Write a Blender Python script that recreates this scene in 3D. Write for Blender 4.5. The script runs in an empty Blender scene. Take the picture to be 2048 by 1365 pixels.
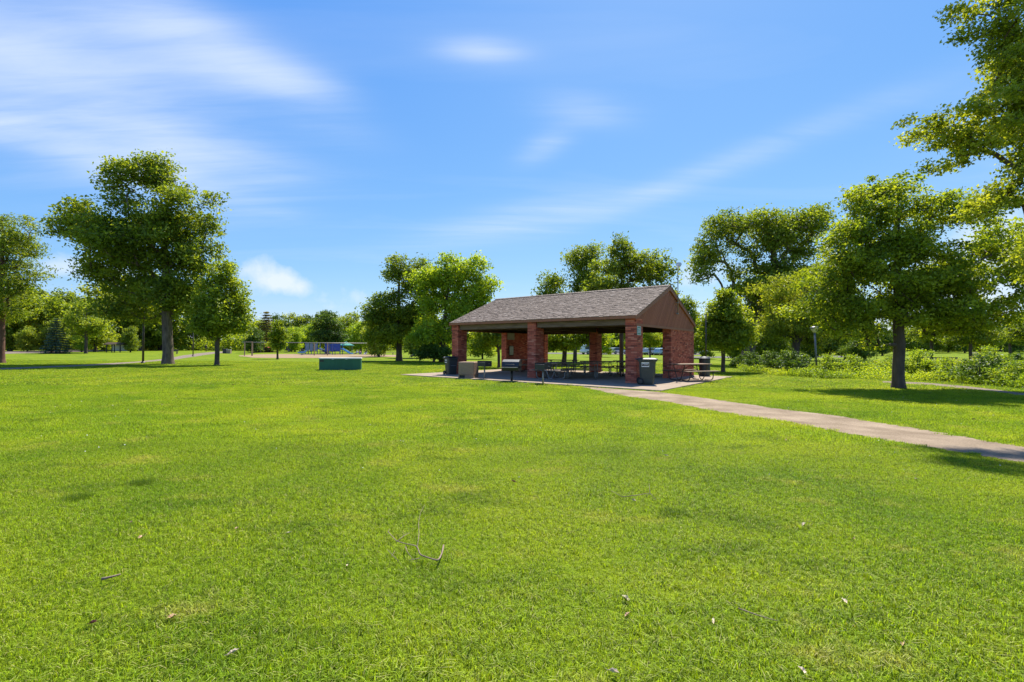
import bpy, bmesh, math, random
import numpy as np
from mathutils import Vector, Matrix

random.seed(7)
SC = bpy.context.scene
COL = SC.collection
PI = math.pi

# ------------------------------------------------------------------ camera
FOC, CAM_H, HZ, ROLL = 915.0, 1.45, 697.0, 0.005      # focal length in photo pixels, eye height
PITCH = (HZ - 682.5) / FOC
cam_d = bpy.data.cameras.new('camera')
cam_d.sensor_width = 36.0
cam_d.lens = FOC / 2048 * 36
cam_d.clip_start = 0.05
cam_d.clip_end = 3000
cam = bpy.data.objects.new('camera', cam_d)
COL.objects.link(cam)
cam.matrix_world = Matrix.Translation((0, 0, CAM_H)) @ Matrix.Rotation(PI / 2 + PITCH, 4, 'X') @ Matrix.Rotation(ROLL, 4, 'Z')
SC.camera = cam

# ------------------------------------------------------------------ light, sky, exposure
SUN_EL, SUN_AZ = math.radians(56.4), math.radians(20.8)   # azimuth from +Y towards +X
SUNV = Vector((math.sin(SUN_AZ) * math.cos(SUN_EL), math.cos(SUN_AZ) * math.cos(SUN_EL), math.sin(SUN_EL)))
sun_d = bpy.data.lights.new('sun', 'SUN')
sun_d.energy = 4.3
sun_d.angle = math.radians(0.53)
sun_d.color = (1.0, 0.95, 0.86)
sun = bpy.data.objects.new('sun', sun_d)
COL.objects.link(sun)
sun.rotation_euler = SUNV.to_track_quat('Z', 'Y').to_euler()

world = bpy.data.worlds.new('World')
SC.world = world
world.use_nodes = True


def build_world():
    nt = world.node_tree
    nt.nodes.clear()
    N, Lk = nt.nodes.new, nt.links.new

    def math_(op, a, b=None, clamp=False):
        n = N('ShaderNodeMath'); n.operation = op; n.use_clamp = clamp
        for i, v in enumerate((a, b)):
            if v is None: continue
            if isinstance(v, (int, float)): n.inputs[i].default_value = v
            else: Lk(v, n.inputs[i])
        return n.outputs[0]
    sky = N('ShaderNodeTexSky'); sky.sky_type = 'NISHITA'
    sky.sun_disc = False
    sky.sun_elevation = SUN_EL
    sky.sun_rotation = SUN_AZ
    sky.altitude = 250
    sky.air_density = 1.0; sky.dust_density = 0.35; sky.ozone_density = 3.0
    sc_ = N('ShaderNodeSeparateColor'); cc_ = N('ShaderNodeCombineColor')
    Lk(sky.outputs[0], sc_.inputs[0])
    for i, (a_, p_) in enumerate(SKY_TONE):       # deepens the blue of the clear sky
        Lk(math_('MULTIPLY', math_('POWER', sc_.outputs[i], p_), a_), cc_.inputs[i])
    # cirrus: noise on a plane high above, sheared into streaks
    tc = N('ShaderNodeTexCoord')
    sep = N('ShaderNodeSeparateXYZ'); Lk(tc.outputs['Generated'], sep.inputs[0])
    zc = math_('MAXIMUM', sep.outputs[2], 0.0)
    zz = math_('ADD', zc, 0.10)
    px = math_('DIVIDE', sep.outputs[0], zz)
    py = math_('DIVIDE', sep.outputs[1], zz)
    com = N('ShaderNodeCombineXYZ'); Lk(px, com.inputs[0]); Lk(py, com.inputs[1])
    mp = N('ShaderNodeMapping'); Lk(com.outputs[0], mp.inputs[0])
    mp.inputs['Rotation'].default_value = (0, 0, math.radians(-32))
    mp.inputs['Scale'].default_value = (0.6, 2.4, 1)
    mp.inputs['Location'].default_value = (0.2, 0.35, 0)
    n1 = N('ShaderNodeTexNoise'); Lk(mp.outputs[0], n1.inputs['Vector'])
    n1.inputs['Scale'].default_value = 1.0; n1.inputs['Detail'].default_value = 7; n1.inputs['Roughness'].default_value = 0.5
    n1.inputs['Distortion'].default_value = 0.9

    def blob(ax, el, rx, ry, rot=0.0):
        """soft patch of cloud centred on azimuth/elevation (degrees)"""
        a, e = math.radians(ax), math.radians(el)
        c = (math.sin(a) * math.cos(e), math.cos(a) * math.cos(e), math.sin(e))
        right = (math.cos(a), -math.sin(a), 0)
        up = (-math.sin(a) * math.sin(e), -math.cos(a) * math.sin(e), math.cos(e))
        cr, sr = math.cos(rot), math.sin(rot)
        ru = [cr * r + sr * u for r, u in zip(right, up)]
        uu = [-sr * r + cr * u for r, u in zip(right, up)]
        outs = []
        for v, rad in ((ru, rx), (uu, ry)):
            d = N('ShaderNodeVectorMath'); d.operation = 'DOT_PRODUCT'
            Lk(tc.outputs['Generated'], d.inputs[0]); d.inputs[1].default_value = v
            outs.append(math_('DIVIDE', d.outputs['Value'], math.radians(rad)))
        d = N('ShaderNodeVectorMath'); d.operation = 'DOT_PRODUCT'
        Lk(tc.outputs['Generated'], d.inputs[0]); d.inputs[1].default_value = c
        front = math_('GREATER_THAN', d.outputs['Value'], 0.2)
        q = math_('ADD', math_('POWER', math_('ABSOLUTE', outs[0]), 2.0), math_('POWER', math_('ABSOLUTE', outs[1]), 2.0))
        g = math_('POWER', 2.718, math_('MULTIPLY', q, -1.0))
        return math_('MULTIPLY', g, front)

    def add(lst):
        o = lst[0]
        for k in lst[1:]: o = math_('ADD', o, k)
        return o
    cir = add([math_('MULTIPLY', blob(*b[:5]), b[5]) for b in CIRRUS])
    base = math_('MULTIPLY', math_('SUBTRACT', n1.outputs['Fac'], 0.42), 1.1)
    bg = math_('MAXIMUM', math_('MULTIPLY', math_('SUBTRACT', n1.outputs['Fac'], 0.52), 0.4), 0.0)
    mp3 = N('ShaderNodeMapping'); Lk(com.outputs[0], mp3.inputs[0])
    mp3.inputs['Rotation'].default_value = (0, 0, math.radians(-38)); mp3.inputs['Scale'].default_value = (1.0, 7.0, 1)
    n3 = N('ShaderNodeTexNoise'); Lk(mp3.outputs[0], n3.inputs['Vector']); n3.inputs['Scale'].default_value = 1.6; n3.inputs['Detail'].default_value = 9; n3.inputs['Roughness'].default_value = 0.62; n3.inputs['Distortion'].default_value = 0.5
    cir = math_('MULTIPLY', cir, math_('MAXIMUM', math_('ADD', 0.05, math_('MULTIPLY', n3.outputs['Fac'], 1.9)), 0.0))
    cirf = math_('MULTIPLY', cir, math_('MAXIMUM', math_('ADD', 0.50, math_('MULTIPLY', base, 1.7)), 0.0))
    cirf = math_('SUBTRACT', 1.0, math_('POWER', 2.718, math_('MULTIPLY', math_('ADD', cirf, bg), -1.25)), True)
    # small cumulus low over the trees
    n2 = N('ShaderNodeTexNoise'); Lk(tc.outputs['Generated'], n2.inputs['Vector'])
    n2.inputs['Scale'].default_value = 22; n2.inputs['Detail'].default_value = 6; n2.inputs['Roughness'].default_value = 0.55
    cu = add([math_('MULTIPLY', blob(*b[:5]), b[5]) for b in CUMULUS])
    cuf = math_('MULTIPLY', math_('SUBTRACT', math_('ADD', cu, math_('MULTIPLY', math_('SUBTRACT', n2.outputs['Fac'], 0.5), 1.3)), 0.40), 1.5, True)
    cuf = math_('MULTIPLY', cuf, math_('MINIMUM', math_('MULTIPLY', cu, 4.0), 1.0))
    allc = math_('MAXIMUM', math_('MULTIPLY', cirf, 0.85), math_('MULTIPLY', cuf, 0.9), True)
    mix = N('ShaderNodeMix'); mix.data_type = 'RGBA'
    Lk(allc, mix.inputs['Factor']); Lk(cc_.outputs[0], mix.inputs['A'])
    mix.inputs['B'].default_value = (3.2, 3.55, 4.1, 1)
    bgd = N('ShaderNodeBackground'); bgd.inputs['Strength'].default_value = 0.12
    out = N('ShaderNodeOutputWorld')
    Lk(mix.outputs['Result'], bgd.inputs['Color']); Lk(bgd.outputs[0], out.inputs[0])


# clouds: azimuth, elevation, half width, half height (degrees), tilt (radians), amount
SKY_TONE = ((0.335, 1.10), (0.74, 0.72), (2.55, 0.2))
CIRRUS = [(-47, 22, 14, 5.5, -0.2, 0.8), (-41, 30, 11, 4.0, -0.3, 0.5), (-30.5, 28.0, 9, 2.4, -0.28, 0.62), (-24.5, 27.4, 4.5, 1.8, -0.1, 0.6),
          (-44, 17.3, 11, 1.3, -0.1, 0.75), (-36, 19, 9, 2.0, 0.05, 0.45), (-4, 33.2, 4.2, 1.1, 0.0, 0.5), (8.8, 27.4, 4.6, 1.4, -0.15, 0.75), (4.1, 24, 3.0, 1.3, 0.4, 0.5),
          (0, 15.5, 11, 1.8, 0.2, 0.5), (26, 20.5, 15, 1.3, 0.24, 0.4), (-75, 30, 16, 7, -0.2, 0.8), (70, 25, 18, 5, 0.3, 0.6), (150, 35, 25, 8, 0.2, 0.7), (-140, 30, 25, 8, -0.3, 0.7)]
CUMULUS = [(-28.6, 8.0, 3.0, 2.0, 0, 0.9), (-25.8, 7.0, 2.4, 1.3, 0, 0.62), (-20, 6.0, 7, 2.0, 0, 0.4), (-43.5, 7.0, 5, 1.3, 0, 0.8), (23, 9.0, 6, 2.4, 0, 0.7),
           (47, 10, 5, 3.2, 0, 0.8), (46, 5.5, 7, 3, 0, 0.8), (66, 8, 8, 3, 0, 0.7), (-64, 8, 9, 3, 0, 0.7), (10, 7, 7, 2, 0, 0.4)]
build_world()
SC.view_settings.view_transform = 'Standard'
SC.view_settings.look = 'None'
SC.view_settings.gamma = 1.0
SC.view_settings.use_curve_mapping = False
SC.view_settings.exposure = 1.18
SC.render.engine = 'CYCLES'
SC.cycles.max_bounces = 8
SC.cycles.diffuse_bounces = 4
SC.cycles.transmission_bounces = 6
SC.cycles.transparent_max_bounces = 8
SC.cycles.sample_clamp_indirect = 6.0
SC.cycles.use_denoising = True


# ------------------------------------------------------------------ terrain, pixel -> ground
def gz(x, y):
    x = np.asarray(x, float); y = np.asarray(y, float)
    q = np.clip(y - 40, 0, 130)
    s = 1 / (1 + np.exp(-(x - 20) / 18.0))
    z = 5.5e-5 * q * q * (1 + 0.9 * s)
    z = z + np.clip(y - 170, 0, 400) * 0.012
    z = z + 0.03 * np.sin(x * 0.31 + 1.3) * np.sin(y * 0.23 + 0.4) * np.clip((y - 3) / 10, 0, 1) * np.where(((x > -9) & (x < 16) & (y > 12) & (y < 34)), 0.0, 1.0)
    return z


def ray(px, py):
    c, s = math.cos(ROLL), math.sin(ROLL)
    dx, dy = px - 1024, py - 682.5
    u, v = dx * c + dy * s, -dx * s + dy * c
    d = Vector((u / FOC, 1, -v / FOC))
    cp, sp = math.cos(PITCH), math.sin(PITCH)
    return Vector((d.x, d.y * cp - d.z * sp, d.y * sp + d.z * cp))


def gpt(px, py):
    """point of the ground seen at a photo pixel"""
    d = ray(px, py)
    t, step = 1.5, 0.05
    while t < 400:
        if CAM_H + d.z * t <= float(gz(d.x * t, d.y * t)): break
        step = max(0.02, t * 0.004); t += step
    return Vector((d.x * t, d.y * t, float(gz(d.x * t, d.y * t))))


def at(px, dist):
    """ground point below a pixel column at a given distance"""
    d = ray(px, HZ + ROLL * (px - 1024))
    x, y = d.x / d.y * dist, dist
    return Vector((x, y, float(gz(x, y))))


# ------------------------------------------------------------------ object helpers
def tag(o, label=None, cat=None, group=None, kind=None):
    if label: o['label'] = label
    if cat: o['category'] = cat
    if group: o['group'] = group
    if kind: o['kind'] = kind
    return o


def thing(name, label, cat, loc=(0, 0, 0), rz=0.0, group=None):
    o = bpy.data.objects.new(name, None)
    o.empty_display_size = 0.3
    COL.objects.link(o)
    o.location = loc
    o.rotation_euler = (0, 0, rz)
    return tag(o, label, cat, group)


def link(name, me, parent=None):
    o = bpy.data.objects.new(name, me)
    COL.objects.link(o)
    if parent is not None: o.parent = parent
    return o


def copy_tree(o, parent=None):
    c = o.copy()
    COL.objects.link(c)
    if parent is not None: c.parent = parent
    for ch in list(o.children): copy_tree(ch, c)
    return c


class MB:
    def __init__(self):
        self.v, self.f, self.m = [], [], []

    def add(self, verts, faces, mi=0):
        n = len(self.v)
        self.v += [tuple(p) for p in verts]
        self.f += [tuple(i + n for i in f) for f in faces]
        self.m += [mi] * len(faces)
        return self

    def box(self, x0, x1, y0, y1, z0, z1, mi=0, top=None):
        t = top or (0, 0)
        return self.add([(x0, y0, z0), (x1, y0, z0), (x1, y1, z0), (x0, y1, z0), (x0 + t[0], y0 + t[1], z1), (x1 - t[0], y0 + t[1], z1), (x1 - t[0], y1 - t[1], z1), (x0 + t[0], y1 - t[1], z1)],
                        [(0, 3, 2, 1), (4, 5, 6, 7), (0, 1, 5, 4), (1, 2, 6, 5), (2, 3, 7, 6), (3, 0, 4, 7)], mi)

    def cbox(self, c, ax, ay, az, mi=0):
        """box from centre and three half-axis vectors"""
        c, ax, ay, az = Vector(c), Vector(ax), Vector(ay), Vector(az)
        vs = [c + sx * ax + sy * ay + sz * az for sz in (-1, 1) for sx, sy in ((-1, -1), (1, -1), (1, 1), (-1, 1))]
        return self.add(vs, [(0, 3, 2, 1), (4, 5, 6, 7), (0, 1, 5, 4), (1, 2, 6, 5), (2, 3, 7, 6), (3, 0, 4, 7)], mi)

    def tube(self, pts, rad, n=8, mi=0, cap=True):
        pts = [Vector(p) for p in pts]
        rs = rad if isinstance(rad, (list, tuple)) else [rad] * len(pts)
        rings, prev = [], None
        for i, p in enumerate(pts):
            d = (pts[min(i + 1, len(pts) - 1)] - pts[max(i - 1, 0)])
            if d.length < 1e-9: d = Vector((0, 0, 1))
            d.normalize()
            if prev is None:
                a = Vector((0, 0, 1)) if abs(d.z) < 0.9 else Vector((1, 0, 0))
                u = d.cross(a).normalized()
            else:
                u = (prev - d * prev.dot(d)).normalized()
            prev = u
            w = d.cross(u)
            rings.append([p + rs[i] * (math.cos(2 * PI * k / n) * u + math.sin(2 * PI * k / n) * w) for k in range(n)])
        vs = [q for r in rings for q in r]
        fs = []
        for i in range(len(pts) - 1):
            for k in range(n):
                fs.append((i * n + k, i * n + (k + 1) % n, (i + 1) * n + (k + 1) % n, (i + 1) * n + k))
        if cap:
            fs.append(tuple(range(n - 1, -1, -1)))
            fs.append(tuple((len(pts) - 1) * n + k for k in range(n)))
        return self.add(vs, fs, mi)

    def lathe(self, prof, n=16, c=(0, 0, 0), mi=0, axis='Z'):
        vs, fs = [], []
        for r, z in prof:
            for k in range(n):
                a = 2 * PI * k / n
                x, y = r * math.cos(a), r * math.sin(a)
                p = {'Z': (x, y, z), 'X': (z, x, y), 'Y': (y, z, x)}[axis]
                vs.append((p[0] + c[0], p[1] + c[1], p[2] + c[2]))
        for i in range(len(prof) - 1):
            for k in range(n):
                fs.append((i * n + k, i * n + (k + 1) % n, (i + 1) * n + (k + 1) % n, (i + 1) * n + k))
        fs.append(tuple(range(n - 1, -1, -1)))
        fs.append(tuple((len(prof) - 1) * n + k for k in range(n)))
        return self.add(vs, fs, mi)

    def loft(self, rings, mi=0, cap=True):
        n = len(rings[0]); vs = [p for r in rings for p in r]; fs = []
        for i in range(len(rings) - 1):
            for k in range(n):
                fs.append((i * n + k, i * n + (k + 1) % n, (i + 1) * n + (k + 1) % n, (i + 1) * n + k))
        if cap:
            fs.append(tuple(range(n - 1, -1, -1))); fs.append(tuple((len(rings) - 1) * n + k for k in range(n)))
        return self.add(vs, fs, mi)

    def prism(self, poly, vec, mi=0):
        n = len(poly); vec = Vector(vec)
        vs = [Vector(p) for p in poly] + [Vector(p) + vec for p in poly]
        fs = [tuple(range(n - 1, -1, -1)), tuple(range(n, 2 * n))] + [(k, (k + 1) % n, (k + 1) % n + n, k + n) for k in range(n)]
        return self.add(vs, fs, mi)

    def mesh(self, name, mats, smooth=False, bevel=0.0):
        me = bpy.data.meshes.new(name)
        me.from_pydata(self.v, [], self.f)
        for m in (mats if isinstance(mats, (list, tuple)) else [mats]): me.materials.append(m)
        me.polygons.foreach_set('material_index', self.m)
        bm = bmesh.new(); bm.from_mesh(me)
        bmesh.ops.recalc_face_normals(bm, faces=bm.faces)
        if bevel:
            bmesh.ops.bevel(bm, geom=list(bm.edges), offset=bevel, segments=1, profile=0.5, affect='EDGES', clamp_overlap=True)
        bm.to_mesh(me); bm.free()
        if smooth: me.polygons.foreach_set('use_smooth', [True] * len(me.polygons))
        me.update()
        return me

    def build(self, name, mats, parent=None, smooth=False, bevel=0.0):
        return link(name, self.mesh(name, mats, smooth, bevel), parent)


def np_mesh(name, V, F, mat, tone=None, smooth=False):
    """triangles or quads (rows of F) to a mesh, with an optional per-face float called tone"""
    me = bpy.data.meshes.new(name)
    k = F.shape[1]
    me.vertices.add(len(V)); me.vertices.foreach_set('co', V.astype(np.float32).ravel())
    me.loops.add(F.size); me.loops.foreach_set('vertex_index', F.astype(np.int32).ravel())
    me.polygons.add(len(F))
    me.polygons.foreach_set('loop_start', np.arange(0, F.size, k, dtype=np.int32))
    me.update(calc_edges=True)
    if tone is not None:
        a = me.attributes.new('tone', 'FLOAT', 'FACE'); a.data.foreach_set('value', tone.astype(np.float32))
    me.polygons.foreach_set('use_smooth', np.full(len(F), smooth, bool))
    me.materials.append(mat)
    return me


# ------------------------------------------------------------------ materials
def new_mat(name):
    m = bpy.data.materials.new(name); m.use_nodes = True
    nt = m.node_tree
    return m, nt, nt.nodes['Principled BSDF'], nt.nodes.new, nt.links.new


def ramp(nt, stops):
    r = nt.nodes.new('ShaderNodeValToRGB')
    e = r.color_ramp.elements
    while len(e) < len(stops): e.new(0.5)
    for el, (p, c) in zip(e, stops):
        el.position = p; el.color = (*c, 1)
    return r


def noisy(name, c1, c2, scale=8.0, rough=0.7, bump=0.0, bscale=None, stretch=(1, 1, 1), detail=6, metal=0.0, spec=0.5, coord='Object', mid=0.5, wid=0.28, bdist=0.02):
    m, nt, b, N, L = new_mat(name)
    tc = N('ShaderNodeTexCoord'); mp = N('ShaderNodeMapping'); mp.inputs['Scale'].default_value = stretch
    if coord == 'World':
        g = N('ShaderNodeNewGeometry'); L(g.outputs['Position'], mp.inputs[0])
    else:
        L(tc.outputs[coord], mp.inputs[0])
    n = N('ShaderNodeTexNoise'); n.inputs['Scale'].default_value = scale; n.inputs['Detail'].default_value = detail; n.inputs['Roughness'].default_value = 0.6
    L(mp.outputs[0], n.inputs['Vector'])
    r = ramp(nt, [(mid - wid, c1), (mid + wid, c2)]); L(n.outputs['Fac'], r.inputs[0]); L(r.outputs[0], b.inputs['Base Color'])
    b.inputs['Roughness'].default_value = rough; b.inputs['Metallic'].default_value = metal
    b.inputs['Specular IOR Level'].default_value = spec
    if bump:
        n2 = N('ShaderNodeTexNoise'); n2.inputs['Scale'].default_value = bscale or scale * 4; n2.inputs['Detail'].default_value = 4
        L(mp.outputs[0], n2.inputs['Vector'])
        bp = N('ShaderNodeBump'); bp.inputs['Strength'].default_value = bump; bp.inputs['Distance'].default_value = bdist
        L(n2.outputs['Fac'], bp.inputs['Height']); L(bp.outputs[0], b.inputs['Normal'])
    return m


def toned(name, stops, rough=0.75, source='attr', scale=30.0, amt=0.25, bump=0.15, spec=0.3, stretch=(1, 1, 1)):
    """colour chosen piece by piece: from the face attribute tone or from the object's random number"""
    m, nt, b, N, L = new_mat(name)
    if source == 'attr':
        a = N('ShaderNodeAttribute'); a.attribute_name = 'tone'; src = a.outputs['Fac']
    else:
        a = N('ShaderNodeObjectInfo'); src = a.outputs['Random']
    tc = N('ShaderNodeTexCoord'); mp = N('ShaderNodeMapping'); mp.inputs['Scale'].default_value = stretch; L(tc.outputs['Object'], mp.inputs[0])
    n = N('ShaderNodeTexNoise'); n.inputs['Scale'].default_value = scale; n.inputs['Detail'].default_value = 4; L(mp.outputs[0], n.inputs['Vector'])
    s = N('ShaderNodeMath'); s.operation = 'SUBTRACT'; L(n.outputs['Fac'], s.inputs[0]); s.inputs[1].default_value = 0.5
    k = N('ShaderNodeMath'); k.operation = 'MULTIPLY_ADD'; L(s.outputs[0], k.inputs[0]); k.inputs[1].default_value = amt * 2; L(src, k.inputs[2]); k.use_clamp = True
    r = ramp(nt, stops); L(k.outputs[0], r.inputs[0]); L(r.outputs[0], b.inputs['Base Color'])
    b.inputs['Roughness'].default_value = rough; b.inputs['Specular IOR Level'].default_value = spec
    if bump:
        bp = N('ShaderNodeBump'); bp.inputs['Strength'].default_value = bump; bp.inputs['Distance'].default_value = 0.01
        L(n.outputs['Fac'], bp.inputs['Height']); L(bp.outputs[0], b.inputs['Normal'])
    return m


def leaf_mat(name, stops, trans=0.55, rough=0.5, hue=None):
    m, nt, b, N, L = new_mat(name)
    a = N('ShaderNodeAttribute'); a.attribute_name = 'tone'
    r = ramp(nt, stops); L(a.outputs['Fac'], r.inputs[0])
    L(r.outputs[0], b.inputs['Base Color'])
    b.inputs['Roughness'].default_value = rough; b.inputs['Specular IOR Level'].default_value = 0.35
    t = N('ShaderNodeBsdfTranslucent')
    mu = N('ShaderNodeMix'); mu.data_type = 'RGBA'; mu.blend_type = 'MULTIPLY'; mu.inputs['Factor'].default_value = 1.0
    L(r.outputs[0], mu.inputs['A']); mu.inputs['B'].default_value = (1.30, 1.15, 0.40, 1)
    L(mu.outputs['Result'], t.inputs['Color'])
    mx = N('ShaderNodeMixShader'); mx.inputs[0].default_value = trans
    L(b.outputs[0], mx.inputs[1]); L(t.outputs[0], mx.inputs[2])
    L(mx.outputs[0], nt.nodes['Material Output'].inputs['Surface'])
    return m


LEAF = {
    'elm': leaf_mat('leaf_elm', [(0.0, (0.070, 0.114, 0.010)), (0.5, (0.172, 0.250, 0.022)), (1.0, (0.379, 0.437, 0.046))]),
    'maple': leaf_mat('leaf_maple', [(0.0, (0.084, 0.143, 0.011)), (0.5, (0.225, 0.316, 0.024)), (1.0, (0.483, 0.542, 0.053))]),
    'ash': leaf_mat('leaf_ash', [(0.0, (0.112, 0.167, 0.015)), (0.5, (0.264, 0.337, 0.030)), (1.0, (0.496, 0.529, 0.059))]),
    'lime': leaf_mat('leaf_lime', [(0.0, (0.117, 0.205, 0.013)), (0.5, (0.288, 0.419, 0.026)), (1.0, (0.536, 0.621, 0.055))]),
    'dark': leaf_mat('leaf_dark', [(0.0, (0.037, 0.076, 0.011)), (0.6, (0.103, 0.186, 0.024)), (1.0, (0.235, 0.330, 0.046))], 0.42),
    'spruce': leaf_mat('leaf_spruce', [(0.0, (0.033, 0.067, 0.044)), (0.6, (0.081, 0.139, 0.095)), (1.0, (0.183, 0.251, 0.164))], 0.2, 0.7),
    'pine': leaf_mat('leaf_pine', [(0.0, (0.084, 0.109, 0.015)), (0.6, (0.207, 0.244, 0.033)), (1.0, (0.392, 0.383, 0.061))], 0.35, 0.7),
    'brown': leaf_mat('leaf_brown', [(0.0, (0.084, 0.067, 0.018)), (0.6, (0.207, 0.163, 0.045)), (1.0, (0.314, 0.305, 0.070))], 0.3),
    'weed': leaf_mat('leaf_weed', [(0.0, (0.103, 0.171, 0.013)), (0.5, (0.253, 0.373, 0.030)), (1.0, (0.496, 0.568, 0.063))]),
}
BARK = noisy('bark_grey', (0.040, 0.029, 0.021), (0.23, 0.175, 0.13), 7, 0.9, 1.0, 14, (1, 1, 0.25), spec=0.2)
BARK_DK = noisy('bark_dark', (0.045, 0.034, 0.026), (0.15, 0.115, 0.088), 6, 0.9, 0.8, 16, (1, 1, 0.3), spec=0.2)
BARK_RED = noisy('bark_red', (0.08, 0.04, 0.028), (0.19, 0.10, 0.07), 5, 0.9, 0.6, 14, (1, 1, 0.3), spec=0.2)


# ------------------------------------------------------------------ trees
def leaf_cloud(rng, centers, radii, tones, lpc, leaf, up=0.55, out=0.25, origin=None, flat=0.65, narrow=0.55, droop=0.25):
    n = np.maximum(1, (lpc * rng.uniform(0.6, 1.4, len(centers))).astype(int))
    idx = np.repeat(np.arange(len(centers)), n)
    T = len(idx)
    off = np.clip(rng.normal(size=(T, 3)), -1.7, 1.7) * np.array([0.5, 0.5, 0.5 * flat])
    P = centers[idx] + off * radii[idx][:, None]
    nrm = rng.normal(size=(T, 3)) * 0.75
    nrm[:, 2] += up
    if origin is not None:
        o = P - origin; o /= np.linalg.norm(o, axis=1)[:, None] + 1e-6
        nrm += o * out
    nrm /= np.linalg.norm(nrm, axis=1)[:, None] + 1e-9
    ax = rng.normal(size=(T, 3)); ax[:, 2] -= droop
    ax -= nrm * np.sum(ax * nrm, axis=1)[:, None]
    ax /= np.linalg.norm(ax, axis=1)[:, None] + 1e-9
    sd = np.cross(nrm, ax)
    s = (leaf * rng.uniform(0.65, 1.35, T))[:, None]
    v0 = P - ax * s * 0.5
    v2 = P + ax * s * 0.5
    v1 = P + sd * s * narrow * 0.5 + nrm * s * 0.1
    v3 = P - sd * s * narrow * 0.5 + nrm * s * 0.1
    V = np.stack([v0, v1, v2, v3], 1).reshape(-1, 3)
    b = np.arange(T)[:, None] * 4
    F = np.stack([b + [[0, 1, 2]], b + [[0, 2, 3]]], 1).reshape(-1, 3)
    tone = np.clip(tones[idx] * 0.55 + rng.uniform(0, 1, T) * 0.45, 0, 1)
    return V, F, np.repeat(tone, 2)


def tubes(P, par, R, mat, name):
    Vs, Fs, n0 = [], [], 0
    P = np.asarray(P); R = np.asarray(R)
    ch = np.array([i for i in range(len(P)) if par[i] >= 0])
    for lo, hi, k in ((0.09, 9, 9), (0.03, 0.09, 6), (0.0, 0.03, 3)):
        sel = ch[(R[ch] >= lo) & (R[ch] < hi)]
        if not len(sel): continue
        a, b = P[np.array(par)[sel]], P[sel]
        ra, rb = np.minimum(R[np.array(par)[sel]], R[sel] * 1.6), R[sel]
        d = b - a; L = np.linalg.norm(d, axis=1)[:, None] + 1e-9; d = d / L
        a = a - d * (ra[:, None] * 0.25)
        ref = np.where(np.abs(d[:, 2:3]) < 0.9, np.array([[0, 0, 1.0]]), np.array([[1.0, 0, 0]]))
        u = np.cross(d, ref); u /= np.linalg.norm(u, axis=1)[:, None]; w = np.cross(d, u)
        an = np.arange(k) * 2 * PI / k
        cs, sn = np.cos(an)[None, :, None], np.sin(an)[None, :, None]
        ring = u[:, None, :] * cs + w[:, None, :] * sn
        ra_ = a[:, None, :] + ring * ra[:, None, None]; rb_ = b[:, None, :] + ring * rb[:, None, None]
        V = np.concatenate([ra_, rb_], 1).reshape(-1, 3)
        base = (np.arange(len(sel)) * 2 * k)[:, None]
        i = np.arange(k); j = (i + 1) % k
        F = np.stack([base + i, base + j, base + j + k, base + i + k], -1).reshape(-1, 4)
        Vs.append(V); Fs.append(F + n0); n0 += len(V)
    return np_mesh(name, np.concatenate(Vs), np.concatenate(Fs), mat, smooth=True)


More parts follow.
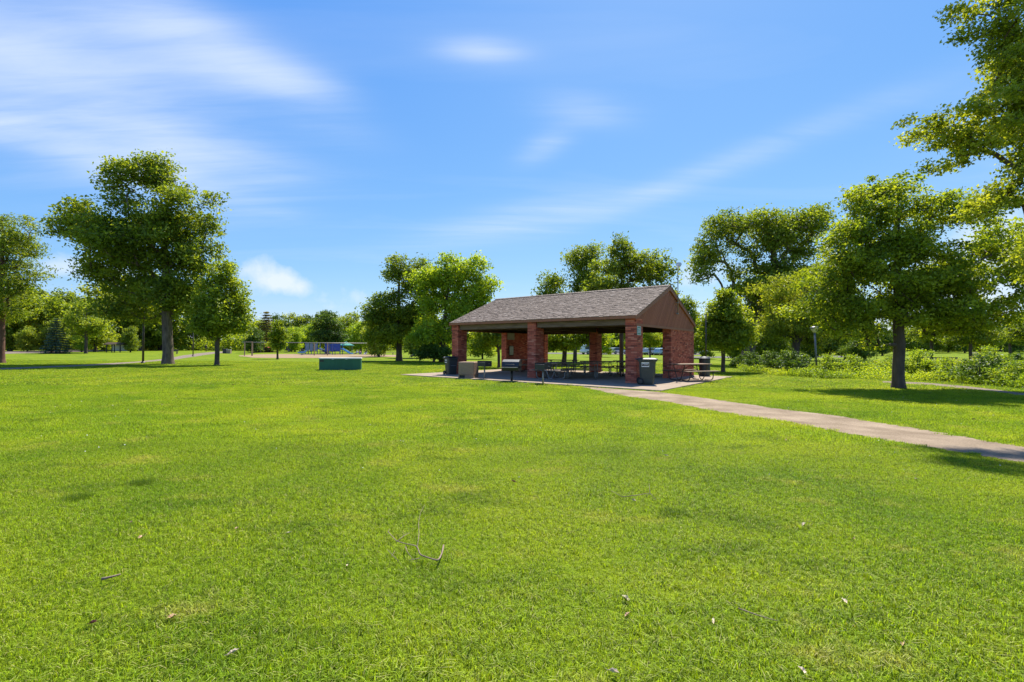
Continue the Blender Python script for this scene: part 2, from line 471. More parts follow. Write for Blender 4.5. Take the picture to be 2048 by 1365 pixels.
def grow(seed, lobes, ncl, trunk_r, trunk_pts, zb, sep=0.6, outer=0.42, boughs=11):
    """skeleton that carries cluster centres spread through the crown lobes; returns nodes, parents, radii, centres"""
    rng = np.random.default_rng(seed)
    L0 = np.array([l[:6] for l in lobes], float)
    L = []
    for l in L0:                                   # break every lobe into boughs
        for _ in range(boughs):
            d = rng.normal(size=3); d /= np.linalg.norm(d); k = rng.uniform(0.30, 0.52)
            L.append(np.concatenate([l[:3] + d * l[3:6] * rng.uniform(0.45, 0.80), l[3:6] * [k, k, k * 0.72]]))
    L = np.array(L) if boughs else L0
    wt = np.cbrt(L[:, 3] * L[:, 4] * L[:, 5]) ** 2
    wt /= wt.sum()
    C, tries = [], 0
    while len(C) < ncl and tries < ncl * 30:
        tries += 1
        l = L[rng.choice(len(L), p=wt)]
        d = rng.normal(size=3); d /= np.linalg.norm(d)
        p = l[:3] + d * l[3:6] * (rng.uniform(0, 1) ** outer + abs(rng.normal()) * 0.05)
        if p[2] < zb * 0.75: continue
        if C and np.min(np.sum((np.array(C) - p) ** 2, 1)) < sep * sep: continue
        C.append(p)
    C = np.array(C)
    P = [np.array(p, float) for p in trunk_pts]
    par = [-1] + list(range(len(P) - 1))
    ntr = len(P)
    axis = np.array(trunk_pts)
    dist = np.array([np.min(np.linalg.norm((axis - c) * [1, 1, 0.6], axis=1)) for c in C])
    tips = []
    arr = np.zeros((len(P) + ncl * 8, 3)); arr[:ntr] = axis; cnt = ntr
    for ci in np.argsort(dist):
        c = C[ci]
        A = arr[:cnt]
        dd = np.linalg.norm(A - c, axis=1); hd = np.linalg.norm(A[:, :2] - c[:2], axis=1)
        cost = dd + 1.1 * np.maximum(0, A[:, 2] + 0.35 * hd - c[2]) + np.where(A[:, 2] < zb, 1e3, 0)
        k = int(np.argmin(cost)); a = A[k].copy(); d = dd[k]
        ns = int(min(6, max(2, d / 0.7)))
        mid = (a + c) / 2 + np.array([0, 0, 0.10 * d]) + rng.normal(size=3) * 0.06 * d
        last = k
        for s in range(1, ns + 1):
            t = s / ns
            q = (1 - t) ** 2 * a + 2 * t * (1 - t) * mid + t * t * c + (rng.normal(size=3) * 0.02 * d if s < ns else 0)
            arr[cnt] = q; P.append(q); par.append(last); last = cnt; cnt += 1
        tips.append(last)
    cntd = np.zeros(len(P))
    for t in tips: cntd[t] += 1
    for i in range(len(P) - 1, 0, -1): cntd[par[i]] += cntd[i]
    R = trunk_r * np.sqrt(np.maximum(cntd, 0.6) / max(1, len(C))) * 0.92
    R = np.maximum(R, trunk_r * 0.018)
    zt = axis[:, 2]
    for i in range(ntr):
        h = zt[i]
        R[i] = max(R[i], 0) if i > ntr * 0.6 else max(R[i], trunk_r * (1 - 0.45 * h / max(zt[-1], 0.1)))
        if h < trunk_r * 2.5: R[i] *= 1 + 0.30 * (1 - h / (trunk_r * 2.5)) ** 2
    return np.array(P), par, R, C, rng


def trunk_line(rng_seed, top, n=9, wob=0.03, flare=0.4):
    rng = np.random.default_rng(rng_seed)
    zs = [0.0, 0.12, 0.35] + list(np.linspace(0.9, top[2], n))
    pts = []
    for z in zs:
        t = z / top[2]
        w = rng.normal(size=2) * wob * min(1, z / 2)
        pts.append((top[0] * t ** 1.3 + w[0], top[1] * t + w[1], z - 0.06 if z == 0 else z))
    return pts


TREE_TRIS = [0]


def tree_meshes(name, seed, lobes, ncl, lpc, leaf, clr, trunk_r, top, zb, mat, bark, sep=None, outer=0.42, narrow=0.55, flat=0.65, up=0.55, droop=0.25, wob=0.02, tone_bias=0.0, boughs=11):
    P, par, R, C, rng = grow(seed, lobes, ncl, trunk_r, trunk_line(seed + 5, top, wob=wob), zb, sep if sep else clr * 0.5, outer, boughs)
    tm = tubes(P, par, R, bark, name + '_trunk')
    rad = clr * rng.uniform(0.55, 1.35, len(C))
    V, F, tone = leaf_cloud(rng, C, rad, np.clip(rng.uniform(0, 1, len(C)) + tone_bias, 0, 1), lpc, leaf, up, 0.3, np.array([0, 0, float(C[:, 2].mean()) - 1]), flat, narrow, droop)
    cm = np_mesh(name + '_crown', V, F, mat, tone)
    TREE_TRIS[0] += len(F)
    return tm, cm


def place_tree(name, label, cat, loc, meshes, rz=0.0, scale=1.0, group=None):
    t = thing(name, label, cat, loc, rz, group)
    t.scale = (scale, scale, scale) if isinstance(scale, (int, float)) else scale
    link('trunk', meshes[0], t)
    link('crown', meshes[1], t)
    return t


def ptree(name, label, base, lobes_px, ncl, lpc, leaf_px, clr_px, trunk_px, top_px, zb_px, mat, bark, seed, dist=None, cat='tree', deep=1.0, **kw):
    """tree measured in photo pixels: base point, crown lobes (cx, cy, rx, ry[, depth offset m]) -> metres at its distance"""
    p = at(base[0], dist) if dist else gpt(*base)
    by = base[1]
    if dist:   # pixel row of the base at that distance
        by = HZ + ROLL * (base[0] - 1024) + (CAM_H - p.z) * FOC / p.y
    s = p.y / FOC
    lob = []
    for l in lobes_px:
        rx, rz_ = l[2] * s, l[3] * s
        lob.append(((l[0] - base[0]) * s, (l[4] if len(l) > 4 else 0.0), (by - l[1]) * s, rx, min(rx, max(rx * 0.8, rz_)) * deep, rz_))
    top = ((top_px[0] - base[0]) * s, 0, (by - top_px[1]) * s)
    ms = tree_meshes(name, seed, lob, ncl, lpc, leaf_px * s, clr_px * s, trunk_px * s * 0.5, top, (by - zb_px) * s, LEAF[mat], bark, **kw)
    return place_tree(name, label, cat, p, ms)

# ------------------------------------------------------------------ ground
def lawn_mat(name, soil):
    m, nt, b, N, L = new_mat(name)
    g = N('ShaderNodeNewGeometry')

    def noise(scale, detail=4, rough=0.6, st=(1, 1, 1), dist=0.0):
        mp = N('ShaderNodeMapping'); mp.inputs['Scale'].default_value = st; L(g.outputs['Position'], mp.inputs[0])
        n = N('ShaderNodeTexNoise'); n.inputs['Scale'].default_value = scale; n.inputs['Detail'].default_value = detail; n.inputs['Roughness'].default_value = rough
        n.inputs['Distortion'].default_value = dist
        L(mp.outputs[0], n.inputs['Vector']); return n.outputs['Fac']

    def mixc(f, a, c, mode='MIX'):
        x = N('ShaderNodeMix'); x.data_type = 'RGBA'; x.blend_type = mode
        for s_, v in (('Factor', f), ('A', a), ('B', c)):
            if isinstance(v, (int, float)): x.inputs[s_].default_value = v
            elif isinstance(v, tuple): x.inputs[s_].default_value = (*v, 1)
            else: L(v, x.inputs[s_])
        return x.outputs['Result']
    big = ramp(nt, [(0.32, GR_A), (0.5, GR_B), (0.68, GR_C)]); L(noise(0.33, 5, 0.62, dist=0.5), big.inputs[0])
    col = big.outputs[0]
    yr = ramp(nt, [(0.56, (0, 0, 0)), (0.74, (1, 1, 1))]); L(noise(0.9, 6, 0.65, (1, 1.6, 1)), yr.inputs[0])
    yf = N('ShaderNodeMath'); yf.operation = 'MULTIPLY'; L(yr.outputs[0], yf.inputs[0]); yf.inputs[1].default_value = 0.7
    col = mixc(yf.outputs[0], col, GR_Y)
    dr = ramp(nt, [(0.32, (1, 1, 1)), (0.47, (0, 0, 0))]); L(noise(1.5, 5, 0.6, (0.55, 1.3, 1)), dr.inputs[0])
    df = N('ShaderNodeMath'); df.operation = 'MULTIPLY'; L(dr.outputs[0], df.inputs[0]); df.inputs[1].default_value = 0.6
    col = mixc(df.outputs[0], col, GR_D)
    fine = ramp(nt, [(0.25, (0.55, 0.55, 0.55)), (0.75, (1.45, 1.45, 1.45))])
    if soil:
        L(noise(26, 3, 0.7), fine.inputs[0])
    else:
        a = N('ShaderNodeAttribute'); a.attribute_name = 'tone'; L(a.outputs['Fac'], fine.inputs[0])
    col = mixc(1.0, col, fine.outputs[0], 'MULTIPLY')
    if not soil:                                   # a few dry straw coloured blades
        sr = ramp(nt, [(0.935, (0, 0, 0)), (0.95, (1, 1, 1))]); L(a.outputs['Fac'], sr.inputs[0])
        sf = N('ShaderNodeMath'); sf.operation = 'MULTIPLY'; L(sr.outputs[0], sf.inputs[0]); sf.inputs[1].default_value = 0.75
        col = mixc(sf.outputs[0], col, (0.52, 0.44, 0.20))
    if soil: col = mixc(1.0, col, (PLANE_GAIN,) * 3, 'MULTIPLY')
    L(col, b.inputs['Base Color'])
    b.inputs['Roughness'].default_value = 0.6 if not soil else 0.9
    b.inputs['Specular IOR Level'].default_value = 0.25 if not soil else 0.05
    if soil:
        bp = N('ShaderNodeBump'); bp.inputs['Strength'].default_value = 0.7; bp.inputs['Distance'].default_value = 0.05
        L(noise(34, 3, 0.7), bp.inputs['Height']); L(bp.outputs[0], b.inputs['Normal'])
    else:
        t = N('ShaderNodeBsdfTranslucent'); tcol = mixc(1.0, col, (1.25, 1.15, 0.5), 'MULTIPLY'); L(tcol, t.inputs['Color'])
        mx = N('ShaderNodeMixShader'); mx.inputs[0].default_value = 0.5
        L(b.outputs[0], mx.inputs[1]); L(t.outputs[0], mx.inputs[2])
        L(mx.outputs[0], nt.nodes['Material Output'].inputs['Surface'])
    return m


GR_A, GR_B, GR_C = (0.172, 0.292, 0.011), (0.268, 0.374, 0.015), (0.375, 0.445, 0.023)
GR_Y, GR_D = (0.510, 0.455, 0.120), (0.110, 0.200, 0.011)
PLANE_GAIN = 0.5
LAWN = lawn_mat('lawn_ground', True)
BLADE = lawn_mat('grass_blades', False)


def axis_pts(lo, hi, n, c=0.0, k=3.2):
    t = np.linspace(-1, 1, n); s = np.sinh(k * t) / np.sinh(k)
    return np.where(s < 0, c + (c - lo) * s, c + (hi - c) * s)


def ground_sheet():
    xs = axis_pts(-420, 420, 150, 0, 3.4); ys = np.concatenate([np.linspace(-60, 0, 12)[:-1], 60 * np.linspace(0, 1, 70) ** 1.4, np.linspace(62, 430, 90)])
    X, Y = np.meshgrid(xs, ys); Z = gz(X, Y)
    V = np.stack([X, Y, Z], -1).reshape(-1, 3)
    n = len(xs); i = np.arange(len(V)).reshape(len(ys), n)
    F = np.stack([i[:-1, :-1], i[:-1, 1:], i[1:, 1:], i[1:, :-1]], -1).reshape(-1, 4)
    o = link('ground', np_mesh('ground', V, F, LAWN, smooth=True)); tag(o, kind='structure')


ground_sheet()


def smooth_line(pts, n):
    """resample a polyline (list of Vectors) to n points with rounded corners"""
    P = np.array([(p[0], p[1]) for p in pts], float)
    d = np.concatenate([[0], np.cumsum(np.linalg.norm(np.diff(P, axis=0), axis=1))])
    t = np.linspace(0, d[-1], n)
    Q = np.stack([np.interp(t, d, P[:, 0]), np.interp(t, d, P[:, 1])], 1)
    for _ in range(3):
        Q[1:-1] = (Q[:-2] + 2 * Q[1:-1] + Q[2:]) / 4
    return Q


EXCL = []   # ground polygons where no grass grows


def strip(name, A, B, mat, lift, n=80, k=6, rag=0.03, seed=1, kind='structure', excl=True):
    """sheet between two edge lines, draped on the ground with ragged edges"""
    rng = np.random.default_rng(seed)
    a, b = smooth_line(A, n), smooth_line(B, n)
    w = (b - a); w /= np.linalg.norm(w, axis=1)[:, None] + 1e-9
    ja = np.convolve(rng.normal(size=n + 4), np.ones(3) / 3, 'same')[2:-2]; jb = np.convolve(rng.normal(size=n + 4), np.ones(3) / 3, 'same')[2:-2]
    a = a + w * (ja * rag)[:, None]; b = b + w * (jb * rag)[:, None]
    t = np.linspace(0, 1, k)[None, :, None]
    G = a[:, None, :] * (1 - t) + b[:, None, :] * t
    Z = gz(G[..., 0], G[..., 1]) + lift
    V = np.concatenate([G, Z[..., None]], -1).reshape(-1, 3)
    i = np.arange(n * k).reshape(n, k)
    F = np.stack([i[:-1, :-1], i[:-1, 1:], i[1:, 1:], i[1:, :-1]], -1).reshape(-1, 4)
    me = np_mesh(name, V, F, mat)
    bm = bmesh.new(); bm.from_mesh(me); bmesh.ops.recalc_face_normals(bm, faces=bm.faces)
    if sum(f.normal.z for f in bm.faces) < 0: bmesh.ops.reverse_faces(bm, faces=bm.faces)
    bm.to_mesh(me); bm.free()
    o = link(name, me); tag(o, kind=kind)
    if excl: EXCL.append(np.concatenate([a, b[::-1]]))
    return o


GRAVEL = noisy('gravel_path', (0.140, 0.106, 0.070), (0.385, 0.298, 0.205), 45, 0.95, 0.6, 90, coord='World', detail=8, spec=0.1, wid=0.33, bdist=0.01)


def gravel_patches(m):
    nt = m.node_tree; b = nt.nodes['Principled BSDF']; N, L = nt.nodes.new, nt.links.new
    old = b.inputs['Base Color'].links[0].from_socket
    g = N('ShaderNodeNewGeometry'); n = N('ShaderNodeTexNoise'); n.inputs['Scale'].default_value = 1.3; n.inputs['Detail'].default_value = 5
    L(g.outputs['Position'], n.inputs['Vector'])
    r = ramp(nt, [(0.32, (0.66, 0.63, 0.60)), (0.68, (1.15, 1.15, 1.15))]); L(n.outputs['Fac'], r.inputs[0])
    x = N('ShaderNodeMix'); x.data_type = 'RGBA'; x.blend_type = 'MULTIPLY'; x.inputs['Factor'].default_value = 1
    L(old, x.inputs['A']); L(r.outputs[0], x.inputs['B']); L(x.outputs['Result'], b.inputs['Base Color'])


gravel_patches(GRAVEL)
TRAIL = noisy('trail_path', (0.13, 0.10, 0.075), (0.25, 0.20, 0.155), 12, 0.95, 0.3, 40, coord='World', spec=0.1)
ASPH = noisy('far_asphalt', (0.10, 0.092, 0.085), (0.15, 0.14, 0.13), 3, 0.9, 0, coord='World', spec=0.1)
CHIPS = noisy('wood_chips', (0.19, 0.13, 0.07), (0.34, 0.25, 0.15), 9, 0.95, 0.4, 30, coord='World', spec=0.1)
CONC = noisy('concrete', (0.225, 0.170, 0.120), (0.35, 0.275, 0.200), 2.2, 0.9, 0.25, 60, detail=9, coord='Object', spec=0.15, wid=0.32)

strip('path', [gpt(*p) for p in ((1321, 785), (1437, 801), (1575, 821), (1690, 835), (1850, 862), (2048, 896), (2300, 938))],
      [gpt(*p) for p in ((1160, 774), (1240, 792), (1340, 806), (1437, 825), (1575, 845), (1690, 868), (1850, 895), (2048, 926), (2300, 975))], GRAVEL, 0.008, 420, 8, 0.085, 3)
strip('path', [gpt(*p) for p in ((1765, 763), (1850, 766), (1950, 775), (2048, 787), (2250, 812))],
      [gpt(*p) for p in ((1765, 766), (1850, 770.5), (1950, 780), (2048, 792.5), (2250, 820))], TRAIL, 0.008, 80, 5, 0.03, 4)
strip('path', [gpt(*p) for p in ((-180, 743), (0, 736.8), (100, 733.2), (180, 729.5), (260, 724.6), (325, 718.5), (365, 711.5), (405, 706.2), (445, 703.2))],
      [gpt(*p) for p in ((-180, 748), (0, 740.6), (100, 736.6), (180, 732.5), (260, 728), (340, 721.5), (395, 713), (428, 708), (460, 705))], TRAIL, 0.008, 90, 5, 0.03, 5)
strip('road', [gpt(*p) for p in ((-250, 706), (0, 702.8), (90, 701.6), (200, 699.6), (280, 698.4), (330, 698.4))],
      [gpt(*p) for p in ((-250, 714), (0, 708.8), (90, 706.2), (200, 703.0), (280, 701.2), (330, 700.4))], TRAIL, 0.02, 60, 5, 0.05, 6, excl=False)
strip('road', [at(1330, 83), at(1400, 82), at(1480, 82), at(1560, 84), at(1700, 90)], [at(1330, 72), at(1400, 71), at(1480, 71), at(1560, 73), at(1700, 79)], ASPH, 0.02, 50, 5, 0.05, 7, excl=False)
strip('parking_lot', [at(1060, 118), at(1200, 112), at(1400, 108)], [at(1060, 100), at(1200, 96), at(1400, 93)], ASPH, 0.02, 40, 5, 0.05, 8, excl=False)
strip('wood_chip_bed', [gpt(*p) for p in ((478, 711.5), (520, 709.2), (600, 708.8), (700, 709.2), (805, 711))],
      [gpt(*p) for p in ((478, 713), (505, 716.2), (600, 716.8), (700, 716.6), (805, 714))], CHIPS, 0.02, 60, 6, 0.15, 9, excl=False)

# ------------------------------------------------------------------ pavilion frame of reference: x to the right along the front, y to the back
PAV = Vector((5.06, 18.63, 0)); PRZ = -0.662
DX, DY = Vector((math.cos(PRZ), math.sin(PRZ), 0)), Vector((-math.sin(PRZ), math.cos(PRZ), 0))


def pv(x, y, z=0.0): return PAV + DX * x + DY * y + Vector((0, 0, z))


SLAB_Z = 0.045


def make_slab():
    x0, x1, y0, y1 = -12.0, 1.89, -2.38, 7.95
    root = thing('patio_slab', None, None, PAV, PRZ); tag(root, kind='structure')
    # poured in panels with open joints between them
    xs = [x0, -9.4, -6.6, -3.8, -1.0, x1]; ys = [y0, 0.15, 2.75, 5.35, y1]
    base = MB().box(x0 + .01, x1 - .01, y0 + .01, y1 - .01, -0.25, SLAB_Z - 0.02).build('slab_bed', CONC, root)
    for i in range(len(xs) - 1):
        for j in range(len(ys) - 1):
            MB().box(xs[i] + .006, xs[i + 1] - .006, ys[j] + .006, ys[j + 1] - .006, -0.05, SLAB_Z).build('slab_panel', CONC, root, bevel=0.006)
    c = [pv(x0, y0), pv(x1, y0), pv(x1, y1), pv(x0, y1)]
    EXCL.append(np.array([(p.x, p.y) for p in c]))


make_slab()


# ------------------------------------------------------------------ lawn grass (tufts of blades)
def inside(poly, pts):
    x, y = pts[:, 0], pts[:, 1]; c = np.zeros(len(pts), bool); n = len(poly)
    j = n - 1
    for i in range(n):
        xi, yi = poly[i]; xj, yj = poly[j]
        hit = ((yi > y) != (yj > y)) & (x < (xj - xi) * (y - yi) / (yj - yi + 1e-12) + xi)
        c ^= hit; j = i
    return c


def tuft_mesh(name, seed, n, rad, h0, h1, w, lean):
    rng = np.random.default_rng(seed)
    r = rad * np.sqrt(rng.uniform(0, 1, n)); a = rng.uniform(0, 2 * PI, n)
    B = np.stack([r * np.cos(a), r * np.sin(a), np.full(n, -0.004)], 1)
    h = rng.uniform(h0, h1, n); th = rng.uniform(0, 2 * PI, n); ln = np.abs(rng.normal(0, lean, n))
    dirh = np.stack([np.cos(th), np.sin(th), np.zeros(n)], 1)
    sd = np.stack([-np.sin(th + rng.normal(0, .5, n)), np.cos(th), np.zeros(n)], 1) * (w * rng.uniform(0.6, 1.3, n))[:, None]
    up = np.array([[0, 0, 1.0]])
    m = B + up * (h * 0.55)[:, None] + dirh * (h * 0.30 * ln)[:, None]
    t = B + up * (h * np.clip(1 - 0.28 * ln, 0.25, 1))[:, None] + dirh * (h * ln)[:, None]
    V = np.stack([B - sd, B + sd, m + sd * 0.8, m - sd * 0.8, t], 1).reshape(-1, 3)
    b = np.arange(n)[:, None] * 5
    F = np.stack([b + [[0, 1, 2]], b + [[0, 2, 3]], b + [[3, 2, 4]]], 1).reshape(-1, 3)
    return np_mesh(name, V, F, BLADE, np.repeat(rng.uniform(0, 1, n) ** 1.1, 3))


def grass_field(name, label, tuft, d0, d1, spacing, scl, seed, wide=1.25, more=None):
    rng = np.random.default_rng(seed)
    ys = np.arange(d0, d1, spacing)
    P = []
    for y in ys:
        w = y * wide + 1.5
        xs = np.arange(-w, w, spacing)
        P.append(np.stack([xs, np.full(len(xs), y)], 1))
    P = np.concatenate(P) + 0
    P += rng.uniform(-0.5, 0.5, P.shape) * spacing * 1.1
    keep = np.ones(len(P), bool)
    for poly in EXCL: keep &= ~inside(poly, P)
    if more is not None: keep &= more(P)
    P = P[keep]
    me = bpy.data.meshes.new(name)
    V = np.concatenate([P, gz(P[:, 0], P[:, 1])[:, None]], 1)
    me.vertices.add(len(V)); me.vertices.foreach_set('co', V.astype(np.float32).ravel())
    rot = np.zeros((len(V), 3)); rot[:, 2] = rng.uniform(0, 2 * PI, len(V)); rot[:, :2] = rng.normal(0, 0.08, (len(V), 2))
    a = me.attributes.new('rot', 'FLOAT_VECTOR', 'POINT'); a.data.foreach_set('vector', rot.astype(np.float32).ravel())
    nx_, ny_ = V[:, 0], V[:, 1]
    pat = np.sin(nx_ * 1.1 + 2 * np.sin(ny_ * 0.7)) * np.sin(ny_ * 1.4 + 1.5 * np.sin(nx_ * 0.5)) + 0.7 * np.sin(nx_ * 3.3 + ny_ * 1.9) * np.sin(ny_ * 3.9 - nx_ * 1.3)
    sv = scl * rng.uniform(0.7, 1.3, len(V)) * (1 + 0.16 * pat)
    a = me.attributes.new('scl', 'FLOAT', 'POINT'); a.data.foreach_set('value', sv.astype(np.float32))
    o = link(name, me); tag(o, label, 'grass', kind='stuff')
    src = bpy.data.objects.new(name + '_tuft', tuft)
    ng = bpy.data.node_groups.new(name, 'GeometryNodeTree')
    ng.interface.new_socket('Geometry', in_out='INPUT', socket_type='NodeSocketGeometry')
    ng.interface.new_socket('Geometry', in_out='OUTPUT', socket_type='NodeSocketGeometry')
    N, L = ng.nodes.new, ng.links.new
    gi, go = N('NodeGroupInput'), N('NodeGroupOutput')
    oi = N('GeometryNodeObjectInfo'); oi.inputs['Object'].default_value = src
    ip = N('GeometryNodeInstanceOnPoints')
    r_ = N('GeometryNodeInputNamedAttribute'); r_.data_type = 'FLOAT_VECTOR'; r_.inputs['Name'].default_value = 'rot'
    s_ = N('GeometryNodeInputNamedAttribute'); s_.data_type = 'FLOAT'; s_.inputs['Name'].default_value = 'scl'
    L(gi.outputs[0], ip.inputs['Points']); L(oi.outputs['Geometry'], ip.inputs['Instance'])
    L(r_.outputs['Attribute'], ip.inputs['Rotation']); L(s_.outputs['Attribute'], ip.inputs['Scale'])
    L(ip.outputs[0], go.inputs[0])
    md = o.modifiers.new('grass', 'NODES'); md.node_group = ng
    return len(P)


tA = tuft_mesh('tuft_a', 1, 95, 0.075, 0.014, 0.040, 0.0017, 1.15)
tB = tuft_mesh('tuft_b', 2, 80, 0.12, 0.018, 0.044, 0.0028, 1.1)
tC = tuft_mesh('tuft_c', 3, 90, 0.26, 0.022, 0.050, 0.0055, 1.1)
ng1 = grass_field('grass', 'short mown grass blades of the nearest lawn', tA, 1.7, 7.0, 0.062, 1.0, 11)
ng2 = grass_field('grass', 'short mown lawn grass around the path and in front of the patio', tB, 7.0, 17.0, 0.105, 1.0, 12)
ng3 = grass_field('grass', 'distant mown lawn grass round the pavilion and out to the big trees', tC, 17.0, 46.0, 0.26, 1.0, 13)
print('tufts', ng1, ng2, ng3)

# ------------------------------------------------------------------ pavilion
BRICK_STOPS = [(0.0, (0.18, 0.046, 0.032)), (0.2, (0.37, 0.084, 0.050)), (0.6, (0.49, 0.122, 0.070)), (0.88, (0.55, 0.158, 0.090)), (1.0, (0.58, 0.23, 0.145))]
BRICK_A = toned('brick_joined', BRICK_STOPS, 0.85, 'attr', 25, 0.12)
BRICK_O = toned('brick_single', BRICK_STOPS, 0.85, 'obj', 25, 0.12)
MORTAR = noisy('mortar', (0.11, 0.075, 0.058), (0.20, 0.145, 0.115), 20, 0.95, 0.3, 80, spec=0.1)
SHINGLE = toned('cedar_shingle', [(0.0, (0.085, 0.060, 0.044)), (0.35, (0.155, 0.115, 0.088)), (0.7, (0.215, 0.165, 0.130)), (1.0, (0.32, 0.262, 0.215))], 0.85, 'attr', 14, 0.2, stretch=(1, 1, 1))
TRIM = noisy('brown_trim', (0.26, 0.090, 0.040), (0.34, 0.125, 0.058), 5, 0.65, 0.2, 40, (1, 1, 1))
SIDING = toned('brown_siding', [(0.0, (0.28, 0.090, 0.046)), (0.5, (0.33, 0.106, 0.055)), (1.0, (0.37, 0.124, 0.066))], 0.7, 'obj', 12, 0.15, 0.2)
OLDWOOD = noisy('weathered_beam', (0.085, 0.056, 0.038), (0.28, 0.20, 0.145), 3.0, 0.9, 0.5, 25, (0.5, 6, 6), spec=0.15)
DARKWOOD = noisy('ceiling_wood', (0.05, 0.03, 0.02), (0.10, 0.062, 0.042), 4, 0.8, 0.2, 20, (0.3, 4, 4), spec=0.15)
COURSE = 0.0677
pav = thing('picnic_pavilion', 'open brick picnic pavilion with a weathered shingle roof on a concrete patio', 'pavilion', PAV, PRZ)
SINGLE = [0]
BRK = {}


def brick_run(x0, x1, y0, y1):
    """footprint rectangles of one course of a ring of bricks"""


def brick_mesh(lx, ly, lz):
    key = (round(lx, 3), round(ly, 3), round(lz, 3))
    if key not in BRK:
        BRK[key] = MB().box(-lx / 2, lx / 2, -ly / 2, ly / 2, -lz / 2, lz / 2).mesh('brick', BRICK_O)
    return BRK[key]


def masonry(name, x0, x1, y0, y1, z0, z1, single=(), seed=0, label=None):
    """brick pier or wall: recessed mortar core and a ring of bricks course by course; single = faces whose bricks are own objects"""
    core = MB().box(x0 + .010, x1 - .010, y0 + .010, y1 - .010, z0 - .01, z1).build(name, MORTAR, pav)
    if label: core['label'] = label
    rng = np.random.default_rng(seed)
    n = int(round((z1 - z0) / COURSE)); ch = (z1 - z0) / n; g = 0.010; bd = 0.095
    V, F, T, nv = [], [], [], 0
    for c in range(n):
        zc = z0 + (c + 0.5) * ch; lz = ch - g
        even = c % 2 == 0
        runs = []
        if even: runs = [('front', x0, x1, y0, y0 + bd, 0), ('back', x0, x1, y1 - bd, y1, 0), ('left', y0 + bd, y1 - bd, x0, x0 + bd, 1), ('right', y0 + bd, y1 - bd, x1 - bd, x1, 1)]
        else: runs = [('front', x0 + bd, x1 - bd, y0, y0 + bd, 0), ('back', x0 + bd, x1 - bd, y1 - bd, y1, 0), ('left', y0, y1, x0, x0 + bd, 1), ('right', y0, y1, x1 - bd, x1, 1)]
        for face, a, b, d0, d1, ori in runs:
            if b - a < 0.04: continue
            k = max(1, int(round((b - a) / 0.215))); st = (b - a) / k
            for i in range(k):
                u0, u1 = a + i * st + (g / 2 if i or (even != (ori == 1)) is False else g / 2), a + (i + 1) * st - g / 2
                if i == 0 and ((even and ori == 0) or (not even and ori == 1)): u0 = a
                if i == k - 1 and ((even and ori == 0) or (not even and ori == 1)): u1 = b
                pr = rng.uniform(-0.0015, 0.0025)
                e0, e1 = d0, d1
                if face in ('front', 'left'): e0 -= pr
                else: e1 += pr
                bx = (u0, u1, e0, e1) if ori == 0 else (e0, e1, u0, u1)
                if face in single and SINGLE[0] < 300:
                    SINGLE[0] += 1
                    o = link('brick', brick_mesh(bx[1] - bx[0], (d1 - d0) if ori == 0 else (u1 - u0), lz) if ori == 0 else brick_mesh(d1 - d0, u1 - u0, lz), core)
                    o.location = ((bx[0] + bx[1]) / 2, (bx[2] + bx[3]) / 2, zc)
                    continue
                V += [(bx[0], bx[2], zc - lz / 2), (bx[1], bx[2], zc - lz / 2), (bx[1], bx[3], zc - lz / 2), (bx[0], bx[3], zc - lz / 2),
                      (bx[0], bx[2], zc + lz / 2), (bx[1], bx[2], zc + lz / 2), (bx[1], bx[3], zc + lz / 2), (bx[0], bx[3], zc + lz / 2)]
                F += [[nv + q for q in f] for f in ((0, 3, 2, 1), (4, 5, 6, 7), (0, 1, 5, 4), (1, 2, 6, 5), (2, 3, 7, 6), (3, 0, 4, 7))]
                T += [rng.uniform(0, 1)] * 6; nv += 8
    if V:
        o = link('bricks', np_mesh('bricks', np.array(V), np.array(F), BRICK_A, np.array(T)), core)
        tag(o, kind='stuff')
    return core


PL, PW = 10.67, 7.80
Z0, ZG, ZE, ZR = SLAB_Z, 2.42, 2.886, 4.52
ZP = 2.70
masonry('pier', -0.47, 0.0, 0.0, 0.69, Z0, ZP, ('front', 'right'), 1)
masonry('pier', -5.47, -5.0, 0.0, 0.69, Z0, ZP, ('front', 'right'), 2)
masonry('pier', -10.60, -10.13, 0.0, 0.69, Z0, ZP, ('front', 'right'), 3)
masonry('pier', -5.85, -5.40, 6.95, 7.62, Z0, ZP, (), 4)
masonry('end_wall', -0.40, 0.0, 4.15, PW, Z0, ZG - .005, (), 5)
masonry('end_wall', -10.67, -10.27, 4.38, PW, Z0, ZG - .005, (), 6)
masonry('end_wall', -10.268, -9.44, 7.40, PW, Z0, ZP, (), 7)
masonry('end_wall', -1.20, -0.402, 7.40, PW, Z0, ZP, (), 8)

# beams, ceiling
for a, b in ((-4.995, -0.475), (-10.125, -5.475)):
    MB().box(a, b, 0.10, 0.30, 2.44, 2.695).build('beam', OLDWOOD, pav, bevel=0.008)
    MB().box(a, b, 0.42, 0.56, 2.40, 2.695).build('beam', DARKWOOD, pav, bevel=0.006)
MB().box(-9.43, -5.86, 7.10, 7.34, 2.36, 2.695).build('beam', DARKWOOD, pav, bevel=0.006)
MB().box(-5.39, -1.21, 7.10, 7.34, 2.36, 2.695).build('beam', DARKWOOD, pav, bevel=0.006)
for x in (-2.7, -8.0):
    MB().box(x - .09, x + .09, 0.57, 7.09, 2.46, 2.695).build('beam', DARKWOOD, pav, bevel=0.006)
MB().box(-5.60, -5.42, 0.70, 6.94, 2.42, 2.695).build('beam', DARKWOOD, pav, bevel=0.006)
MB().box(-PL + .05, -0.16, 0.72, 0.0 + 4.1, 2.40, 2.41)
ce = MB().box(-PL + .12, -0.12, 0.02, PW - .02, 2.705, 2.735).build('ceiling', DARKWOOD, pav)
